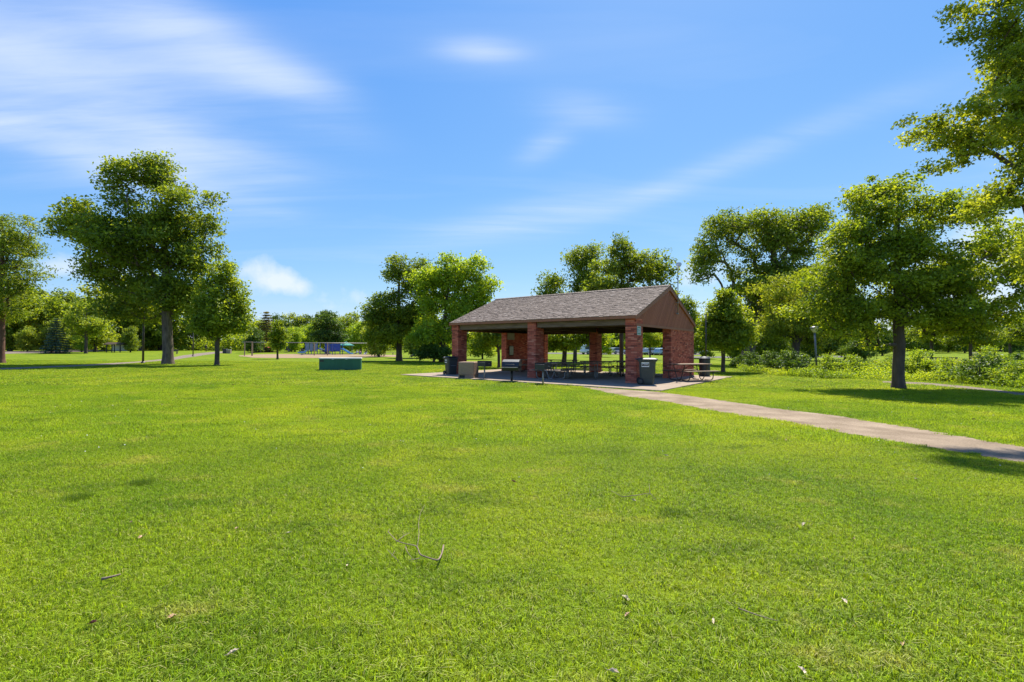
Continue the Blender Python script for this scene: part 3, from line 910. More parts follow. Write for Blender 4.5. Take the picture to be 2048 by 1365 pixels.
for k in range(19):
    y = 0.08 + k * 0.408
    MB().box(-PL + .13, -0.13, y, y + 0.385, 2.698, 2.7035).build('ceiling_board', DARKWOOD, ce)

# roof
sl = math.atan2(ZR - ZE, PW / 2 + 0.08); LS = math.hypot(ZR - ZE, PW / 2 + 0.08)
rx0, rx1 = -PL - 0.03, 0.06
roof = MB().prism([(rx0, -0.08, ZE - .06), (rx0, PW / 2, ZR - .06), (rx0, PW + 0.08, ZE - .06), (rx0, PW + .08, ZE - .14), (rx0, PW / 2, ZR - .14), (rx0, -0.08, ZE - .14)], (rx1 - rx0, 0, 0)).build('roof', DARKWOOD, pav)


def shingles():
    rng = np.random.default_rng(21)
    V, F, T, nv = [], [], [], 0
    for side in (0, 1):
        row = 0
        s = -0.03
        while s < LS - 0.02:
            x = rx0 - rng.uniform(0, 0.1)
            while x < rx1:
                w = rng.uniform(0.09, 0.21)
                xa, xb = max(x, rx0 - .015), min(x + w - 0.006, rx1 + .015)
                if xb - xa > 0.02:
                    j = rng.uniform(-0.014, 0.014); th = rng.uniform(0.014, 0.026); lift = rng.uniform(0, 0.008)
                    s0, s1 = s + j, min(s + 0.30, LS)
                    pts = []
                    for ss, hh in ((s0, -0.004), (s1, -0.02), (s1, -0.012), (s0, th + lift)):
                        yy = -0.08 + ss * math.cos(sl) - hh * math.sin(sl); zz = ZE - .058 + ss * math.sin(sl) + hh * math.cos(sl)
                        pts.append((PW - yy if side else yy, zz))
                    for xx in (xa, xb): V += [(xx, p[0], p[1]) for p in pts]
                    F += [[nv + q for q in f] for f in ((0, 1, 2, 3), (4, 7, 6, 5), (0, 3, 7, 4), (2, 6, 7, 3)[::1], (0, 4, 5, 1))]
                    T += [np.clip(rng.normal(0.5, 0.2), 0, 1)] * 5; nv += 8
                x += w
            s += 0.135; row += 1
    me = np_mesh('shingles', np.array(V), np.array(F), SHINGLE, np.array(T))
    bm = bmesh.new(); bm.from_mesh(me); bmesh.ops.recalc_face_normals(bm, faces=bm.faces); bm.to_mesh(me); bm.free()
    tag(link('shingles', me, roof), kind='stuff')
    # ridge: overlapping pairs of cap shingles
    V, F, T, nv = [], [], [], 0
    x = rx0 - .01; m = 0
    while x < rx1 - 0.05:
        x2 = min(x + 0.26, rx1 + .015); lift = 0.028
        for sgn in (-1, 1):
            dy, dz = math.cos(sl) * 0.15, math.sin(sl) * 0.15
            for xx, h in ((x, lift), (x2, 0.006)):
                V += [(xx, PW / 2, ZR - .03 + h), (xx, PW / 2 + sgn * dy, ZR - .03 + h - dz), (xx, PW / 2 + sgn * dy, ZR - .05 + h - dz), (xx, PW / 2, ZR - .05 + h)]
            F += [[nv + q for q in f] for f in ((0, 1, 5, 4), (1, 2, 6, 5), (0, 3, 2, 1), (4, 5, 6, 7))]
            T += [rng.uniform(0.1, 0.6)] * 4; nv += 8
        x += 0.17
    me = np_mesh('ridge_caps', np.array(V), np.array(F), SHINGLE, np.array(T))
    bm = bmesh.new(); bm.from_mesh(me); bmesh.ops.recalc_face_normals(bm, faces=bm.faces); bm.to_mesh(me); bm.free()
    tag(link('ridge_caps', me, roof), kind='stuff')


shingles()
MB().box(rx0 + .005, rx1 - .045, -0.125, -0.083, ZP - .01, ZE - .075).build('fascia', TRIM, pav, bevel=0.004)
MB().box(rx0 + .005, rx1 - .045, PW + 0.083, PW + 0.125, ZP - .01, ZE - .075).build('fascia', TRIM, pav, bevel=0.004)
MB().box(rx0 + .01, rx1 - .05, -0.078, 0.015, ZP + .003, ZP + .02).build('soffit', TRIM, pav)
MB().box(rx0 + .01, rx1 - .05, PW - 0.015, PW + 0.078, ZP + .003, ZP + .02).build('soffit', TRIM, pav)
for xx in (rx1 - 0.042, rx0 - 0.005):
    for sgn in (0, 1):
        def yy(y): return PW - y if sgn else y
        MB().prism([(xx, yy(-0.128), ZE - .075), (xx, yy(PW / 2 - .002 * 0), ZR - .055), (xx, yy(PW / 2), ZR - .275), (xx, yy(-0.128), ZE - .245)], (0.044, 0, 0)).build('rake_board', TRIM, pav, bevel=0.003)


def clip_poly(poly, nx, ny, d, keep_less):
    out = []
    for i in range(len(poly)):
        a, b = poly[i], poly[(i + 1) % len(poly)]
        fa, fb = a[0] * nx + a[1] * ny - d, b[0] * nx + b[1] * ny - d
        if not keep_less: fa, fb = -fa, -fb
        if fa <= 0: out.append(a)
        if (fa < 0) != (fb < 0) and abs(fa - fb) > 1e-9:
            t = fa / (fa - fb); out.append((a[0] + t * (b[0] - a[0]), a[1] + t * (b[1] - a[1])))
    return out


def gable(x, thick, name='gable'):
    tri = [(0.0, ZG), (PW, ZG), (PW, 2.80), (PW / 2, 4.44), (0.0, 2.80)]
    back = MB().prism([(x, a, b) for a, b in tri], (-0.03 * thick, 0, 0)).build(name, DARKWOOD, pav)
    nx, ny = -math.sin(math.radians(50)), math.cos(math.radians(50))
    ds = [a * nx + b * ny for a, b in tri]
    d = min(ds)
    while d < max(ds):
        p = clip_poly(clip_poly(tri, nx, ny, d + .004, False), nx, ny, d + 0.136, True)
        if len(p) >= 3 and max(abs(p[i][0] - p[0][0]) + abs(p[i][1] - p[0][1]) for i in range(len(p))) > 0.06:
            MB().prism([(x + .001 * thick, a, b) for a, b in p], (0.016 * thick, 0, 0)).build('siding_board', SIDING, back)
        d += 0.14
    MB().box(min(x + .018 * thick, x + .045 * thick), max(x + .018 * thick, x + .045 * thick), 0.01, PW - .01, ZG - .03, ZG + .075).build('skirt_board', TRIM, back)


gable(-0.025, 1)
gable(-PL + .025, -1)
# green number plate on the corner pier
PLATE = noisy('green_plate', (0.03, 0.17, 0.14), (0.05, 0.22, 0.18), 6, 0.35)
PALE = noisy('pale_paint', (0.68, 0.69, 0.66), (0.78, 0.78, 0.75), 5, 0.5)


def text_mesh(txt, size, mat, depth=0.002):
    cu = bpy.data.curves.new('lettering', 'FONT'); cu.body = txt; cu.size = size; cu.extrude = depth; cu.align_x = 'CENTER'; cu.align_y = 'CENTER'
    o = bpy.data.objects.new('lettering_source', cu); COL.objects.link(o)
    dg = bpy.context.evaluated_depsgraph_get()
    me = bpy.data.meshes.new_from_object(o.evaluated_get(dg))
    bpy.data.objects.remove(o); bpy.data.curves.remove(cu)
    me.materials.clear(); me.materials.append(mat)
    return me


sg = MB().box(0.004, 0.012, 0.06, 0.46, 2.02, 2.38).build('number_plate', PLATE, pav, bevel=0.002)
bd = MB()
for b in ((0.06, 0.46, 2.36, 2.38), (0.06, 0.46, 2.02, 2.04), (0.06, 0.08, 2.04, 2.36), (0.44, 0.46, 2.04, 2.36)): bd.box(0.0125, 0.0145, *b)
bd.build('plate_border', PALE, sg)
tx = link('lettering', text_mesh('20', 0.27, PALE), sg); tx.location = (0.0145, 0.26, 2.20); tx.rotation_euler = (PI / 2, 0, PI / 2)
# notice boards on the inner face of the left end wall
NOTE = noisy('notice_paper', (0.30, 0.27, 0.20), (0.45, 0.41, 0.32), 7, 0.7)
GLASSY = noisy('notice_glass', (0.20, 0.21, 0.16), (0.42, 0.42, 0.33), 5, 0.15)
METAL = noisy('dull_metal', (0.20, 0.195, 0.185), (0.34, 0.33, 0.315), 9, 0.5, 0, metal=0.6)
MB().box(-10.262, -10.225, 4.46, 5.15, 1.98, 2.40).build('notice_board', NOTE, pav, bevel=0.006)
nb = MB().box(-10.262, -10.235, 4.62, 5.08, 0.98, 1.62).build('notice_case', DARKWOOD, pav, bevel=0.005)
MB().box(-10.234, -10.226, 4.66, 5.04, 1.03, 1.57).build('notice_sheet', GLASSY, nb)
# conduit on the rear pier
MB().tube([(-5.90, 7.0, Z0), (-5.90, 7.0, 2.69)], 0.028, 8).build('conduit', METAL, pav, smooth=True)
# mast with a pale cup on the gable
ms_ = MB().tube([(0.10, 4.86, 3.20), (0.10, 4.86, 5.62)], 0.022, 8).build('mast', METAL, pav, smooth=True)
MB().box(0.03, 0.12, 4.80, 4.92, 3.16, 3.22).build('mast_bracket', METAL, ms_)
MB().box(0.03, 0.12, 4.80, 4.92, 3.70, 3.74).build('mast_bracket', METAL, ms_)
cup = MB().lathe([(0.02, -0.02), (0.10, 0.02), (0.14, 0.12), (0.135, 0.13), (0.09, 0.04), (0.02, 0.0)], 14, (0, 0, 0)).build('mast_cup', PALE, ms_, smooth=True)
cup.location = (0.10, 5.02, 5.55); cup.rotation_euler = (0.9, 0.3, 0)
MB().tube([(0.10, 4.87, 5.56), (0.10, 5.0, 5.55)], 0.012, 6).build('mast_arm', METAL, ms_)

# ------------------------------------------------------------------ furniture on and round the patio
TABLEWOOD = toned('table_plank', [(0.0, (0.14, 0.085, 0.050)), (0.5, (0.21, 0.135, 0.085)), (1.0, (0.28, 0.195, 0.125))], 0.75, 'obj', 6, 0.2, 0.25, stretch=(1, 10, 10))
GALV = noisy('galvanised_pipe', (0.20, 0.195, 0.185), (0.34, 0.33, 0.31), 8, 0.45, 0, metal=0.5)
BROWNPIPE = noisy('brown_pipe', (0.05, 0.032, 0.022), (0.09, 0.06, 0.042), 8, 0.5, 0)
BLACKST = noisy('black_steel', (0.012, 0.012, 0.012), (0.035, 0.033, 0.031), 10, 0.5, 0.1, 40)
BLACKPL = noisy('black_plastic', (0.014, 0.015, 0.017), (0.03, 0.032, 0.035), 6, 0.45, 0)
CART_G = noisy('dark_green_plastic', (0.032, 0.042, 0.034), (0.050, 0.062, 0.050), 3, 0.5, 0.05, 60)
CART_B = noisy('charcoal_plastic', (0.020, 0.026, 0.025), (0.036, 0.043, 0.041), 3, 0.5, 0.05, 60)
RUBBER = noisy('rubber', (0.010, 0.010, 0.010), (0.02, 0.02, 0.02), 9, 0.85, 0)


def rounded(pts, r, n=4):
    """polyline with its inner corners rounded"""
    P = [Vector(p) for p in pts]; out = [P[0]]
    for i in range(1, len(P) - 1):
        a, b, c = P[i - 1], P[i], P[i + 1]
        d1 = min(r, (a - b).length * .48); d2 = min(r, (c - b).length * .48)
        p, q = b + (a - b).normalized() * d1, b + (c - b).normalized() * d2
        for k in range(n + 1):
            t = k / n; out.append((1 - t) ** 2 * p + 2 * t * (1 - t) * b + t * t * q)
    out.append(P[-1]); return out


def picnic_table(label, loc, rz, pipe, long=1.83, group='picnic tables of the pavilion'):
    t = thing('picnic_table', label, 'picnic table', loc, rz, group)
    h = long / 2
    for k in range(5):
        y = -0.30 + k * 0.15
        MB().box(-h, h, y - .070, y + .070, 0.712, 0.750).build('top_plank', TABLEWOOD, t, bevel=0.005)
    for s in (-1, 1):
        for k in (0, 1):
            y = s * (0.60 + k * 0.14)
            MB().box(-h, h, y - .066, y + .066, 0.415, 0.453).build('bench_plank', TABLEWOOD, t, bevel=0.005)
    for x in (-h * .72, h * .72):
        f = MB()
        # bent pipe: bench support down to the floor, across and up to the other bench
        f.tube(rounded([(x, -0.66, 0.41), (x, -0.66, 0.03), (x, -0.18, 0.025)], 0.2, 5), 0.021, 8)
        f.tube(rounded([(x, 0.66, 0.41), (x, 0.66, 0.03), (x, 0.18, 0.025)], 0.2, 5), 0.021, 8)
        f.tube([(x, -0.76, 0.40), (x, 0.76, 0.40)], 0.019, 8)
        f.build('leg_frame', pipe, t, smooth=True)
        g = MB()
        g.tube(rounded([(x + .045, -0.30, 0.70), (x + .045, -0.05, 0.04), (x + .045, 0.12, 0.028)], 0.12, 4), 0.019, 8)
        g.tube(rounded([(x - .045, 0.30, 0.70), (x - .045, 0.05, 0.04), (x - .045, -0.12, 0.028)], 0.12, 4), 0.019, 8)
        g.box(x - .03, x + .03, -0.35, 0.35, 0.690, 0.711)
        g.build('top_frame', pipe, t, smooth=False)
    b = MB()
    b.tube([(-h * .70, 0, 0.34), (0, 0, 0.70)], 0.013, 6).tube([(h * .70, 0, 0.34), (0, 0, 0.70)], 0.013, 6)
    b.build('brace', pipe, t, smooth=True)
    return t


def local(x, y): return pv(x, y, SLAB_Z)


picnic_table('picnic table on pale pipe legs between the hooded grill and the middle brick pier', local(-4.15, 0.3), PRZ + 1.9, GALV)
picnic_table('picnic table on pale pipe legs in the middle of the patio, nearest the front edge', local(-3.15, 1.15), PRZ + 0.55, GALV)
picnic_table('dark picnic table in the left bay, seen between the left pier and the notice wall', local(-8.4, 4.3), PRZ + 0.15, BROWNPIPE)
picnic_table('picnic table at the very back of the middle bay, just right of the middle pier', local(-6.6, 5.0), PRZ + 0.35, BROWNPIPE)
picnic_table('picnic table in front of the rear brick pier with round looped pipe feet', local(-3.9, 4.15), PRZ + 0.5, GALV)
picnic_table('picnic table between the rear pier and the right corner pier', local(-2.9, 6.2), PRZ + 0.62, BROWNPIPE)
picnic_table('picnic table at the back by the right end wall, behind the wheeled cart', local(-1.9, 4.4), PRZ + 0.3, BROWNPIPE)
picnic_table('picnic table standing outside in the sun beside the right end wall', local(1.12, 3.45), PRZ + 1.05, BROWNPIPE)


def cart(label, loc, rz, body, sc=1.0, sticker=True):
    """wheeled refuse cart; front towards +x, wheels at -x"""
    t = thing('wheeled_trash_cart', label, 'trash cart', loc, rz, 'wheeled trash carts')

    def ring(x0, x1, y, z, r=0.05):
        return [(x0 + r, -y, z), (x1 - r, -y, z), (x1, -y + r, z), (x1, y - r, z), (x1 - r, y, z), (x0 + r, y, z), (x0, y - r, z), (x0, -y + r, z)]
    m = MB().loft([ring(-0.22, 0.22, 0.215, 0.03), ring(-0.25, 0.235, 0.225, 0.10), ring(-0.29, 0.30, 0.27, 0.82), ring(-0.30, 0.31, 0.275, 0.86), ring(-0.335, 0.345, 0.305, 0.865), ring(-0.335, 0.345, 0.305, 0.915)])
    b = m.build('body', body, t, bevel=0.004)
    # recessed grab bar on the front face
    MB().box(0.255, 0.2885, -0.15, 0.15, 0.40, 0.62).build('bar_recess', BLACKPL, b)
    MB().tube([(0.297, -0.15, 0.52), (0.297, 0.15, 0.52)], 0.012, 6).build('grab_bar', METAL, b)
    for z in (0.25, 0.68):
        MB().box(-0.2, 0.25, -0.268 if z > .5 else -0.243, -0.255 if z > .5 else -0.23, z, z + 0.018).build('rib', body, b)
    lid = MB().loft([ring(-0.36, 0.37, 0.325, 0.918), ring(-0.365, 0.375, 0.33, 0.945), ring(-0.33, 0.34, 0.29, 0.975), ring(-0.24, 0.24, 0.2, 0.995)]).build('lid', BLACKPL, t, bevel=0.004)
    h = MB().tube(rounded([(-0.30, -0.24, 0.90), (-0.43, -0.24, 0.955), (-0.43, 0.24, 0.955), (-0.30, 0.24, 0.90)], 0.06), 0.017, 8).build('handle', BLACKPL, t, smooth=True)
    for s in (-1, 1):
        w = MB().lathe([(0.06, -0.03), (0.118, -0.03), (0.128, -0.015), (0.128, 0.015), (0.118, 0.03), (0.06, 0.03)], 20, (0, 0, 0), axis='Y').build('wheel', RUBBER, t, smooth=False)
        w.location = (-0.255, s * 0.275, 0.128)
        MB().lathe([(0.02, -0.034), (0.075, -0.030), (0.075, 0.030), (0.02, 0.034)], 14, (0, 0, 0), axis='Y').build('hub', CART_B, w)
    MB().tube([(-0.255, -0.26, 0.128), (-0.255, 0.26, 0.128)], 0.012, 6).build('axle', METAL, t)
    if sticker:
        st = MB().box(-0.21, 0.06, -0.2715, -0.2665, 0.66, 0.84).build('sticker', PALE, t)
        MB().box(-0.20, 0.05, -0.2745, -0.2718, 0.695, 0.79).build('sticker_band', BLACKPL, st)
        l = link('lettering', text_mesh('MSK', 0.115, PALE, 0.0008), st); l.location = (-0.075, -0.2752, 0.765); l.rotation_euler = (PI / 2, 0, 0)
    t.scale = (sc, sc, sc)
    return t


cart('dark green wheeled cart with a white sticker beside the right corner pier', local(0.52, -0.16), math.radians(-14), CART_G, 1.06)
c2 = cart('charcoal wheeled cart with its lid ajar beside the left corner pier', gpt(902, 751), math.radians(-58), CART_B, 1.0, True)
for ch in c2.children:
    if ch.name.startswith('lid'): ch.rotation_euler = (0, math.radians(-5), 0)
# cylindrical bin behind the right end wall
tb = thing('trash_barrel', 'dark round trash barrel half hidden behind the right end wall', 'trash barrel', local(0.62, 7.55), 0)
MB().lathe([(0.24, 0.0), (0.265, 0.03), (0.275, 0.45), (0.28, 0.86), (0.27, 0.87)], 18).build('body', CART_B, tb, smooth=False)
MB().lathe([(0.29, 0.872), (0.295, 0.91), (0.22, 0.98), (0.06, 1.02)], 18).build('lid', BLACKPL, tb, smooth=False)

# tan aggregate ash container
AGG = noisy('tan_aggregate', (0.23, 0.145, 0.092), (0.42, 0.29, 0.195), 60, 0.9, 0.4, 120, detail=3, spec=0.1)
bx = thing('ash_container', 'tan pebbled concrete ash container with a dark slot at its foot', 'ash bin', gpt(937, 757.5), PRZ + 0.42)
MB().box(-0.39, 0.39, -0.36, 0.36, 0.17, 0.80).build('body', AGG, bx, bevel=0.035)
MB().box(-0.06, 0.385, -0.355, 0.355, 0.0, 0.18).build('foot', AGG, bx)
MB().box(-0.385, -0.33, -0.355, 0.355, 0.0, 0.18).build('foot', AGG, bx)
MB().box(-0.335, -0.05, -0.30, 0.36, 0.005, 0.165).build('ash_slot', BLACKST, bx)


def park_grill(label, loc, rz, kind, post):
    t = thing('park_grill', label, 'grill', loc, rz, 'post grills along the patio edge')
    if kind == 'box':
        MB().tube([(0, 0, -0.05), (0, 0, 0.60)], 0.035, 10).build('post', post, t, smooth=True)
        m = MB()
        m.box(-0.28, 0.28, -0.2, 0.2, 0.60, 0.615)
        m.box(-0.28, 0.28, 0.19, 0.2, 0.616, 0.86); m.box(-0.28, -0.27, -0.2, 0.189, 0.616, 0.86); m.box(0.27, 0.28, -0.2, 0.189, 0.616, 0.86)
        m.box(-0.269, 0.269, -0.2, -0.19, 0.616, 0.80)
        b = m.build('firebox', BLACKST, t)
        g = MB()
        for k in range(12): g.tube([(-0.245 + k * .0445, -0.185, 0.80), (-0.245 + k * .0445, 0.185, 0.80)], 0.006, 5)
        g.build('grate', BLACKST, t)
        MB().tube([(0.28, 0, 0.74), (0.37, 0, 0.74)], 0.012, 6).build('handle', METAL, t)
        MB().tube([(-0.28, 0, 0.70), (-0.36, 0, 0.70)], 0.012, 6).build('handle', METAL, t)
    else:
        MB().tube([(0, 0, -0.05), (0, 0, 0.48)], 0.05, 10).build('post', BLACKST, t, smooth=True)
        prof = [(-0.34, 0.52), (-0.30, 0.48), (0.30, 0.48), (0.34, 0.52), (0.36, 0.66), (-0.36, 0.66)]
        MB().prism([(-0.36, a, b) for a, b in prof], (0.72, 0, 0)).build('firebox', BLACKST, t, bevel=0.006)
        hood = [(-0.37, 0.668), (0.37, 0.668), (0.36, 0.78), (0.27, 0.90), (0.12, 0.965), (-0.10, 0.955), (-0.27, 0.87)]
        hd = MB().prism([(-0.37, a, b) for a, b in hood], (0.74, 0, 0)).build('hood', BLACKST, t, bevel=0.008)
        MB().tube(rounded([(-0.2, -0.36, 0.74), (-0.2, -0.43, 0.76), (0.2, -0.43, 0.76), (0.2, -0.36, 0.74)], 0.03), 0.011, 6).build('hood_handle', BLACKST, hd, smooth=True)
        MB().box(-0.34, 0.34, -0.50, -0.362, 0.625, 0.645).build('shelf', METAL, t)
    return t


park_grill('small square post grill just right of the tan ash container', gpt(969, 759.5), PRZ - 0.15, 'box', GALV)
park_grill('large black grill with a closed curved hood on a black post', gpt(1023.5, 764), PRZ + 0.45, 'hood', BLACKST)
park_grill('small square post grill in front of the middle brick pier', gpt(1086, 769), PRZ - 0.2, 'box', GALV)

# ------------------------------------------------------------------ green storage box on the lawn
GREENP = noisy('green_paint', (0.012, 0.100, 0.048), (0.024, 0.145, 0.072), 4, 0.55, 0.25, 30, (1, 1, 0.3))
CHIPPED = noisy('chipped_top', (0.45, 0.45, 0.41), (0.66, 0.66, 0.62), 7, 0.8, 0.3, 20)
ga = gpt(638, 741.2); grz = 0.25; glen = 2.53
gs = thing('storage_box', 'long dark green wooden storage box with a pale chipped lid out on the lawn', 'storage box', ga, grz)
MB().box(0, glen, 0.0, 0.85, -0.02, 0.715).build('body', GREENP, gs, bevel=0.004)
for k in range(6):
    w = glen / 6
    MB().box(k * w + .006, (k + 1) * w - .006, -0.016, -0.001, 0.01, 0.700).build('front_panel', GREENP, gs, bevel=0.003)
MB().box(-0.03, glen + .03, -0.055, 0.88, 0.718, 0.790).build('lid', CHIPPED, gs, bevel=0.006)
MB().box(0.05, 0.28, -0.024, -0.0175, 0.54, 0.66).build('vent', BLACKST, gs)
for x in (glen * .30, glen * .62): MB().box(x, x + .14, -0.062, -0.046, 0.690, 0.755).build('hinge', CHIPPED, gs)

# ------------------------------------------------------------------ lamp posts
LAMPB = noisy('lamp_brown', (0.045, 0.032, 0.024), (0.075, 0.054, 0.040), 6, 0.5)
LAMPG = noisy('lamp_grey', (0.13, 0.13, 0.125), (0.20, 0.20, 0.19), 6, 0.45, metal=0.4)
FROST = noisy('frosted_globe', (0.55, 0.50, 0.40), (0.68, 0.62, 0.50), 4, 0.35)


def lamp(label, loc, hgt, pole, tilt=(0, 0), r=0.055, head=True):
    t = thing('lamp_post', label, 'lamp post', loc)
    t.rotation_euler = (tilt[0], tilt[1], 0)
    MB().tube([(0, 0, -0.1), (0, 0, hgt * .5), (0, 0, hgt)], [r, r * .9, r * .75], 10).build('pole', pole, t, smooth=True)
    MB().lathe([(r * 1.8, -0.05), (r * 1.8, 0.10), (r * 1.1, 0.16)], 12).build('base', pole, t)
    if head:
        MB().lathe([(0.06, hgt), (0.10, hgt + .02), (0.20, hgt + .22), (0.21, hgt + .24)], 16).build('globe', FROST, t, smooth=True)
        MB().lathe([(0.235, hgt + .242), (0.25, hgt + .26), (0.17, hgt + .34), (0.03, hgt + .37)], 16).build('cap', pole, t, smooth=True)
    return t


lamp('grey lamp post leaning a little at the edge of the creek bushes', gpt(1634, 750), 2.45, LAMPG, (0, -0.05), 0.06)
lamp('tall brown pole standing left of the big lawn tree by the trail', gpt(286, 727.5), 5.2, LAMPB, (0, 0), 0.085)
lamp('thin brown pole by the trail right of the big lawn tree', gpt(386, 713.2), 4.3, LAMPB, (0, 0), 0.075)
lamp('thin dark pole between the right end wall and the small maple', at(1412, 27.8), 3.6, LAMPB, (0, 0.0), 0.045, False)
sgn = thing('small_sign', 'small white angled sign on a short stake beside the leaning lamp post', 'sign', gpt(1645, 751))
MB().tube([(0, 0, -0.05), (0, 0, 0.32)], 0.02, 6).build('stake', METAL, sgn)
so = MB().box(-0.20, 0.20, -0.13, 0.13, -0.008, 0.008).build('panel', PALE, sgn, bevel=0.003); so.location = (0, -0.02, 0.34); so.rotation_euler = (0.45, -0.25, 0)

# ------------------------------------------------------------------ the large trees, measured from the photograph
ptree('elm_tree', 'tallest dark green tree on the left lawn with a leaning grey trunk', (336, 729),
      [(272, 360, 68, 58), (374, 418, 60, 66), (172, 448, 56, 44), (285, 440, 90, 60), (290, 490, 122, 76), (240, 560, 90, 56), (335, 560, 84, 70), (385, 515, 48, 54), (250, 618, 64, 28), (365, 612, 34, 30)],
      950, 60, 6.2, 20, 19, (322, 420), 640, 'elm', BARK, 101, outer=0.5)
ptree('maple_tree', 'rounded bright green maple just right of the tallest lawn tree', (434, 731),
      [(440, 545, 28, 32), (440, 600, 50, 54), (450, 640, 52, 44), (420, 645, 42, 38), (468, 610, 28, 38), (405, 605, 22, 46)],
      360, 58, 5.4, 15, 9, (436, 560), 690, 'maple', BARK_DK, 102, outer=0.55, up=0.5)
ptree('sapling', 'slim young tree standing alone in front of the wood chip bed', (555, 719), [(556, 668, 16, 25), (556, 688, 19, 12), (555, 650, 9, 11)], 110, 40, 3.6, 7, 4, (555, 650), 702, 'maple', BARK_DK, 103, outer=0.6)
ptree('pine_tree', 'loose airy conifer with a reddish trunk cut off by the left edge', (0, 727), [(-10, 485, 60, 70), (20, 455, 42, 42), (10, 560, 66, 50), (-20, 620, 70, 36), (45, 545, 36, 30), (-70, 560, 60, 90)],
      380, 60, 6.0, 20, 14, (-2, 440), 655, 'elm', BARK_RED, 104, outer=0.6, narrow=0.32, flat=0.5)
ptree('maple_tree', 'broad shade tree with a thick dark forked trunk on the right lawn', (1797, 777),
      [(1765, 402, 66, 66), (1800, 380, 50, 44), (1770, 490, 90, 70), (1860, 560, 110, 70), (1860, 455, 100, 74), (1695, 652, 44, 24), (1740, 676, 40, 20), (1905, 655, 80, 30), (1985, 640, 60, 36), (1690, 520, 95, 88), (1800, 545, 150, 80), (1920, 540, 110, 90), (1655, 600, 75, 55), (1960, 610, 90, 55), (1720, 625, 85, 40), (1870, 630, 110, 36), (2030, 500, 70, 80)],
      1450, 58, 6.4, 21, 21, (1800, 420), 708, 'maple', BARK_DK, 105, outer=0.6, up=0.5, sep=0.2, flat=0.55, boughs=11)
ptree('cottonwood_tree', 'big old tree with a leaning trunk behind the small maple right of the pavilion', (1492, 727),
      [(1450, 500, 62, 66), (1520, 465, 80, 52), (1600, 470, 70, 55), (1640, 440, 36, 30), (1500, 560, 100, 48), (1590, 545, 80, 50), (1415, 540, 34, 50), (1560, 610, 70, 40)],
      860, 50, 5.4, 19, 24, (1560, 520), 655, 'elm', BARK, 106, dist=46, outer=0.6)
ptree('willow_tree', 'yellow green willow with hanging foliage between the leaning tree and the lamp post', (1590, 741),
      [(1545, 590, 55, 42), (1600, 620, 56, 50), (1645, 560, 48, 75), (1640, 660, 54, 46), (1565, 650, 50, 46), (1690, 600, 40, 60)],
      420, 62, 5.6, 17, 15, (1600, 590), 690, 'ash', BARK_DK, 107, dist=36, outer=0.5, narrow=0.35, droop=1.1)
ptree('maple_tree', 'small neat maple with a thin straight trunk just right of the pavilion', (1446, 745),
      [(1446, 605, 30, 30), (1446, 650, 48, 42), (1452, 685, 48, 26), (1425, 660, 30, 36), (1475, 655, 28, 36)],
      300, 60, 5.6, 15, 8, (1447, 600), 716, 'maple', BARK, 108, outer=0.6)
ptree('locust_tree', 'tree with upright spiky branches rising behind the pavilion roof', (1243, 749),
      [(1240, 540, 60, 50), (1290, 530, 55, 50), (1240, 500, 26, 34), (1320, 525, 24, 36), (1255, 505, 40, 36), (1330, 550, 28, 40), (1215, 575, 50, 34), (1285, 590, 60, 30), (1235, 620, 60, 30)],
      460, 38, 5.4, 13, 9, (1243, 560), 672, 'elm', BARK, 109, dist=28.5, outer=0.42)
ptree('elm_tree', 'dense green tree behind the left half of the pavilion ridge', (1150, 722),
      [(1170, 540, 52, 52), (1200, 570, 50, 48), (1120, 575, 40, 40), (1095, 560, 22, 26), (1150, 640, 80, 40), (1165, 610, 70, 40)],
      560, 52, 4.8, 16, 8, (1155, 560), 690, 'elm', BARK_DK, 110, dist=50, outer=0.5)
ptree('willow_tree', 'drooping tree whose low branches show through the middle bay of the pavilion', (1128, 728),
      [(1125, 672, 48, 26), (1165, 668, 44, 28), (1100, 690, 26, 16)], 170, 60, 5.5, 15, 10, (1135, 640), 712, 'maple', BARK_DK, 111, dist=38, outer=0.6, droop=0.9)
ptree('maple_tree', 'small leafy tree seen through the left bay of the pavilion', (998, 738), [(975, 672, 38, 26), (1000, 655, 40, 34), (960, 690, 22, 14)], 150, 60, 5.5, 14, 6, (995, 640), 715, 'maple', BARK_DK, 112, dist=34, outer=0.6, droop=0.7)
ptree('ash_tree', 'thin topped olive tree with bare twigs and a dark trunk left of the pavilion', (798, 722),
      [(805, 560, 36, 52), (790, 540, 22, 36), (780, 620, 50, 42), (800, 650, 64, 38), (762, 658, 42, 34), (838, 620, 48, 54), (840, 560, 36, 44), (850, 660, 40, 36)], 560, 52, 4.8, 15, 12, (795, 520), 690, 'elm', BARK_DK, 113, outer=0.55)
ptree('maple_tree', 'full bright green tree directly left of the pavilion roof', (884, 724),
      [(870, 565, 48, 46), (925, 555, 50, 52), (895, 545, 40, 36), (900, 620, 74, 46), (955, 570, 36, 40), (870, 665, 60, 36), (930, 660, 50, 40), (965, 620, 30, 44)],
      560, 56, 5.2, 16, 12, (895, 580), 706, 'lime', BARK_DK, 114, dist=46, outer=0.5)
ptree('maple_tree', 'dark round tree standing behind the blue play structure', (655, 706), [(652, 645, 34, 24), (658, 670, 34, 24), (640, 665, 26, 24)], 150, 50, 4.2, 10, 6, (655, 640), 690, 'dark', BARK_DK, 115, dist=92, outer=0.55)
ptree('bush', 'dark shrub at the foot of the bright green tree left of the pavilion', (868, 724), [(868, 704, 26, 15), (890, 708, 18, 12), (846, 710, 14, 10)], 90, 70, 4.0, 9, 5, (868, 706), 722, 'dark', BARK_DK, 116, dist=44.5, cat='shrub', outer=0.7)
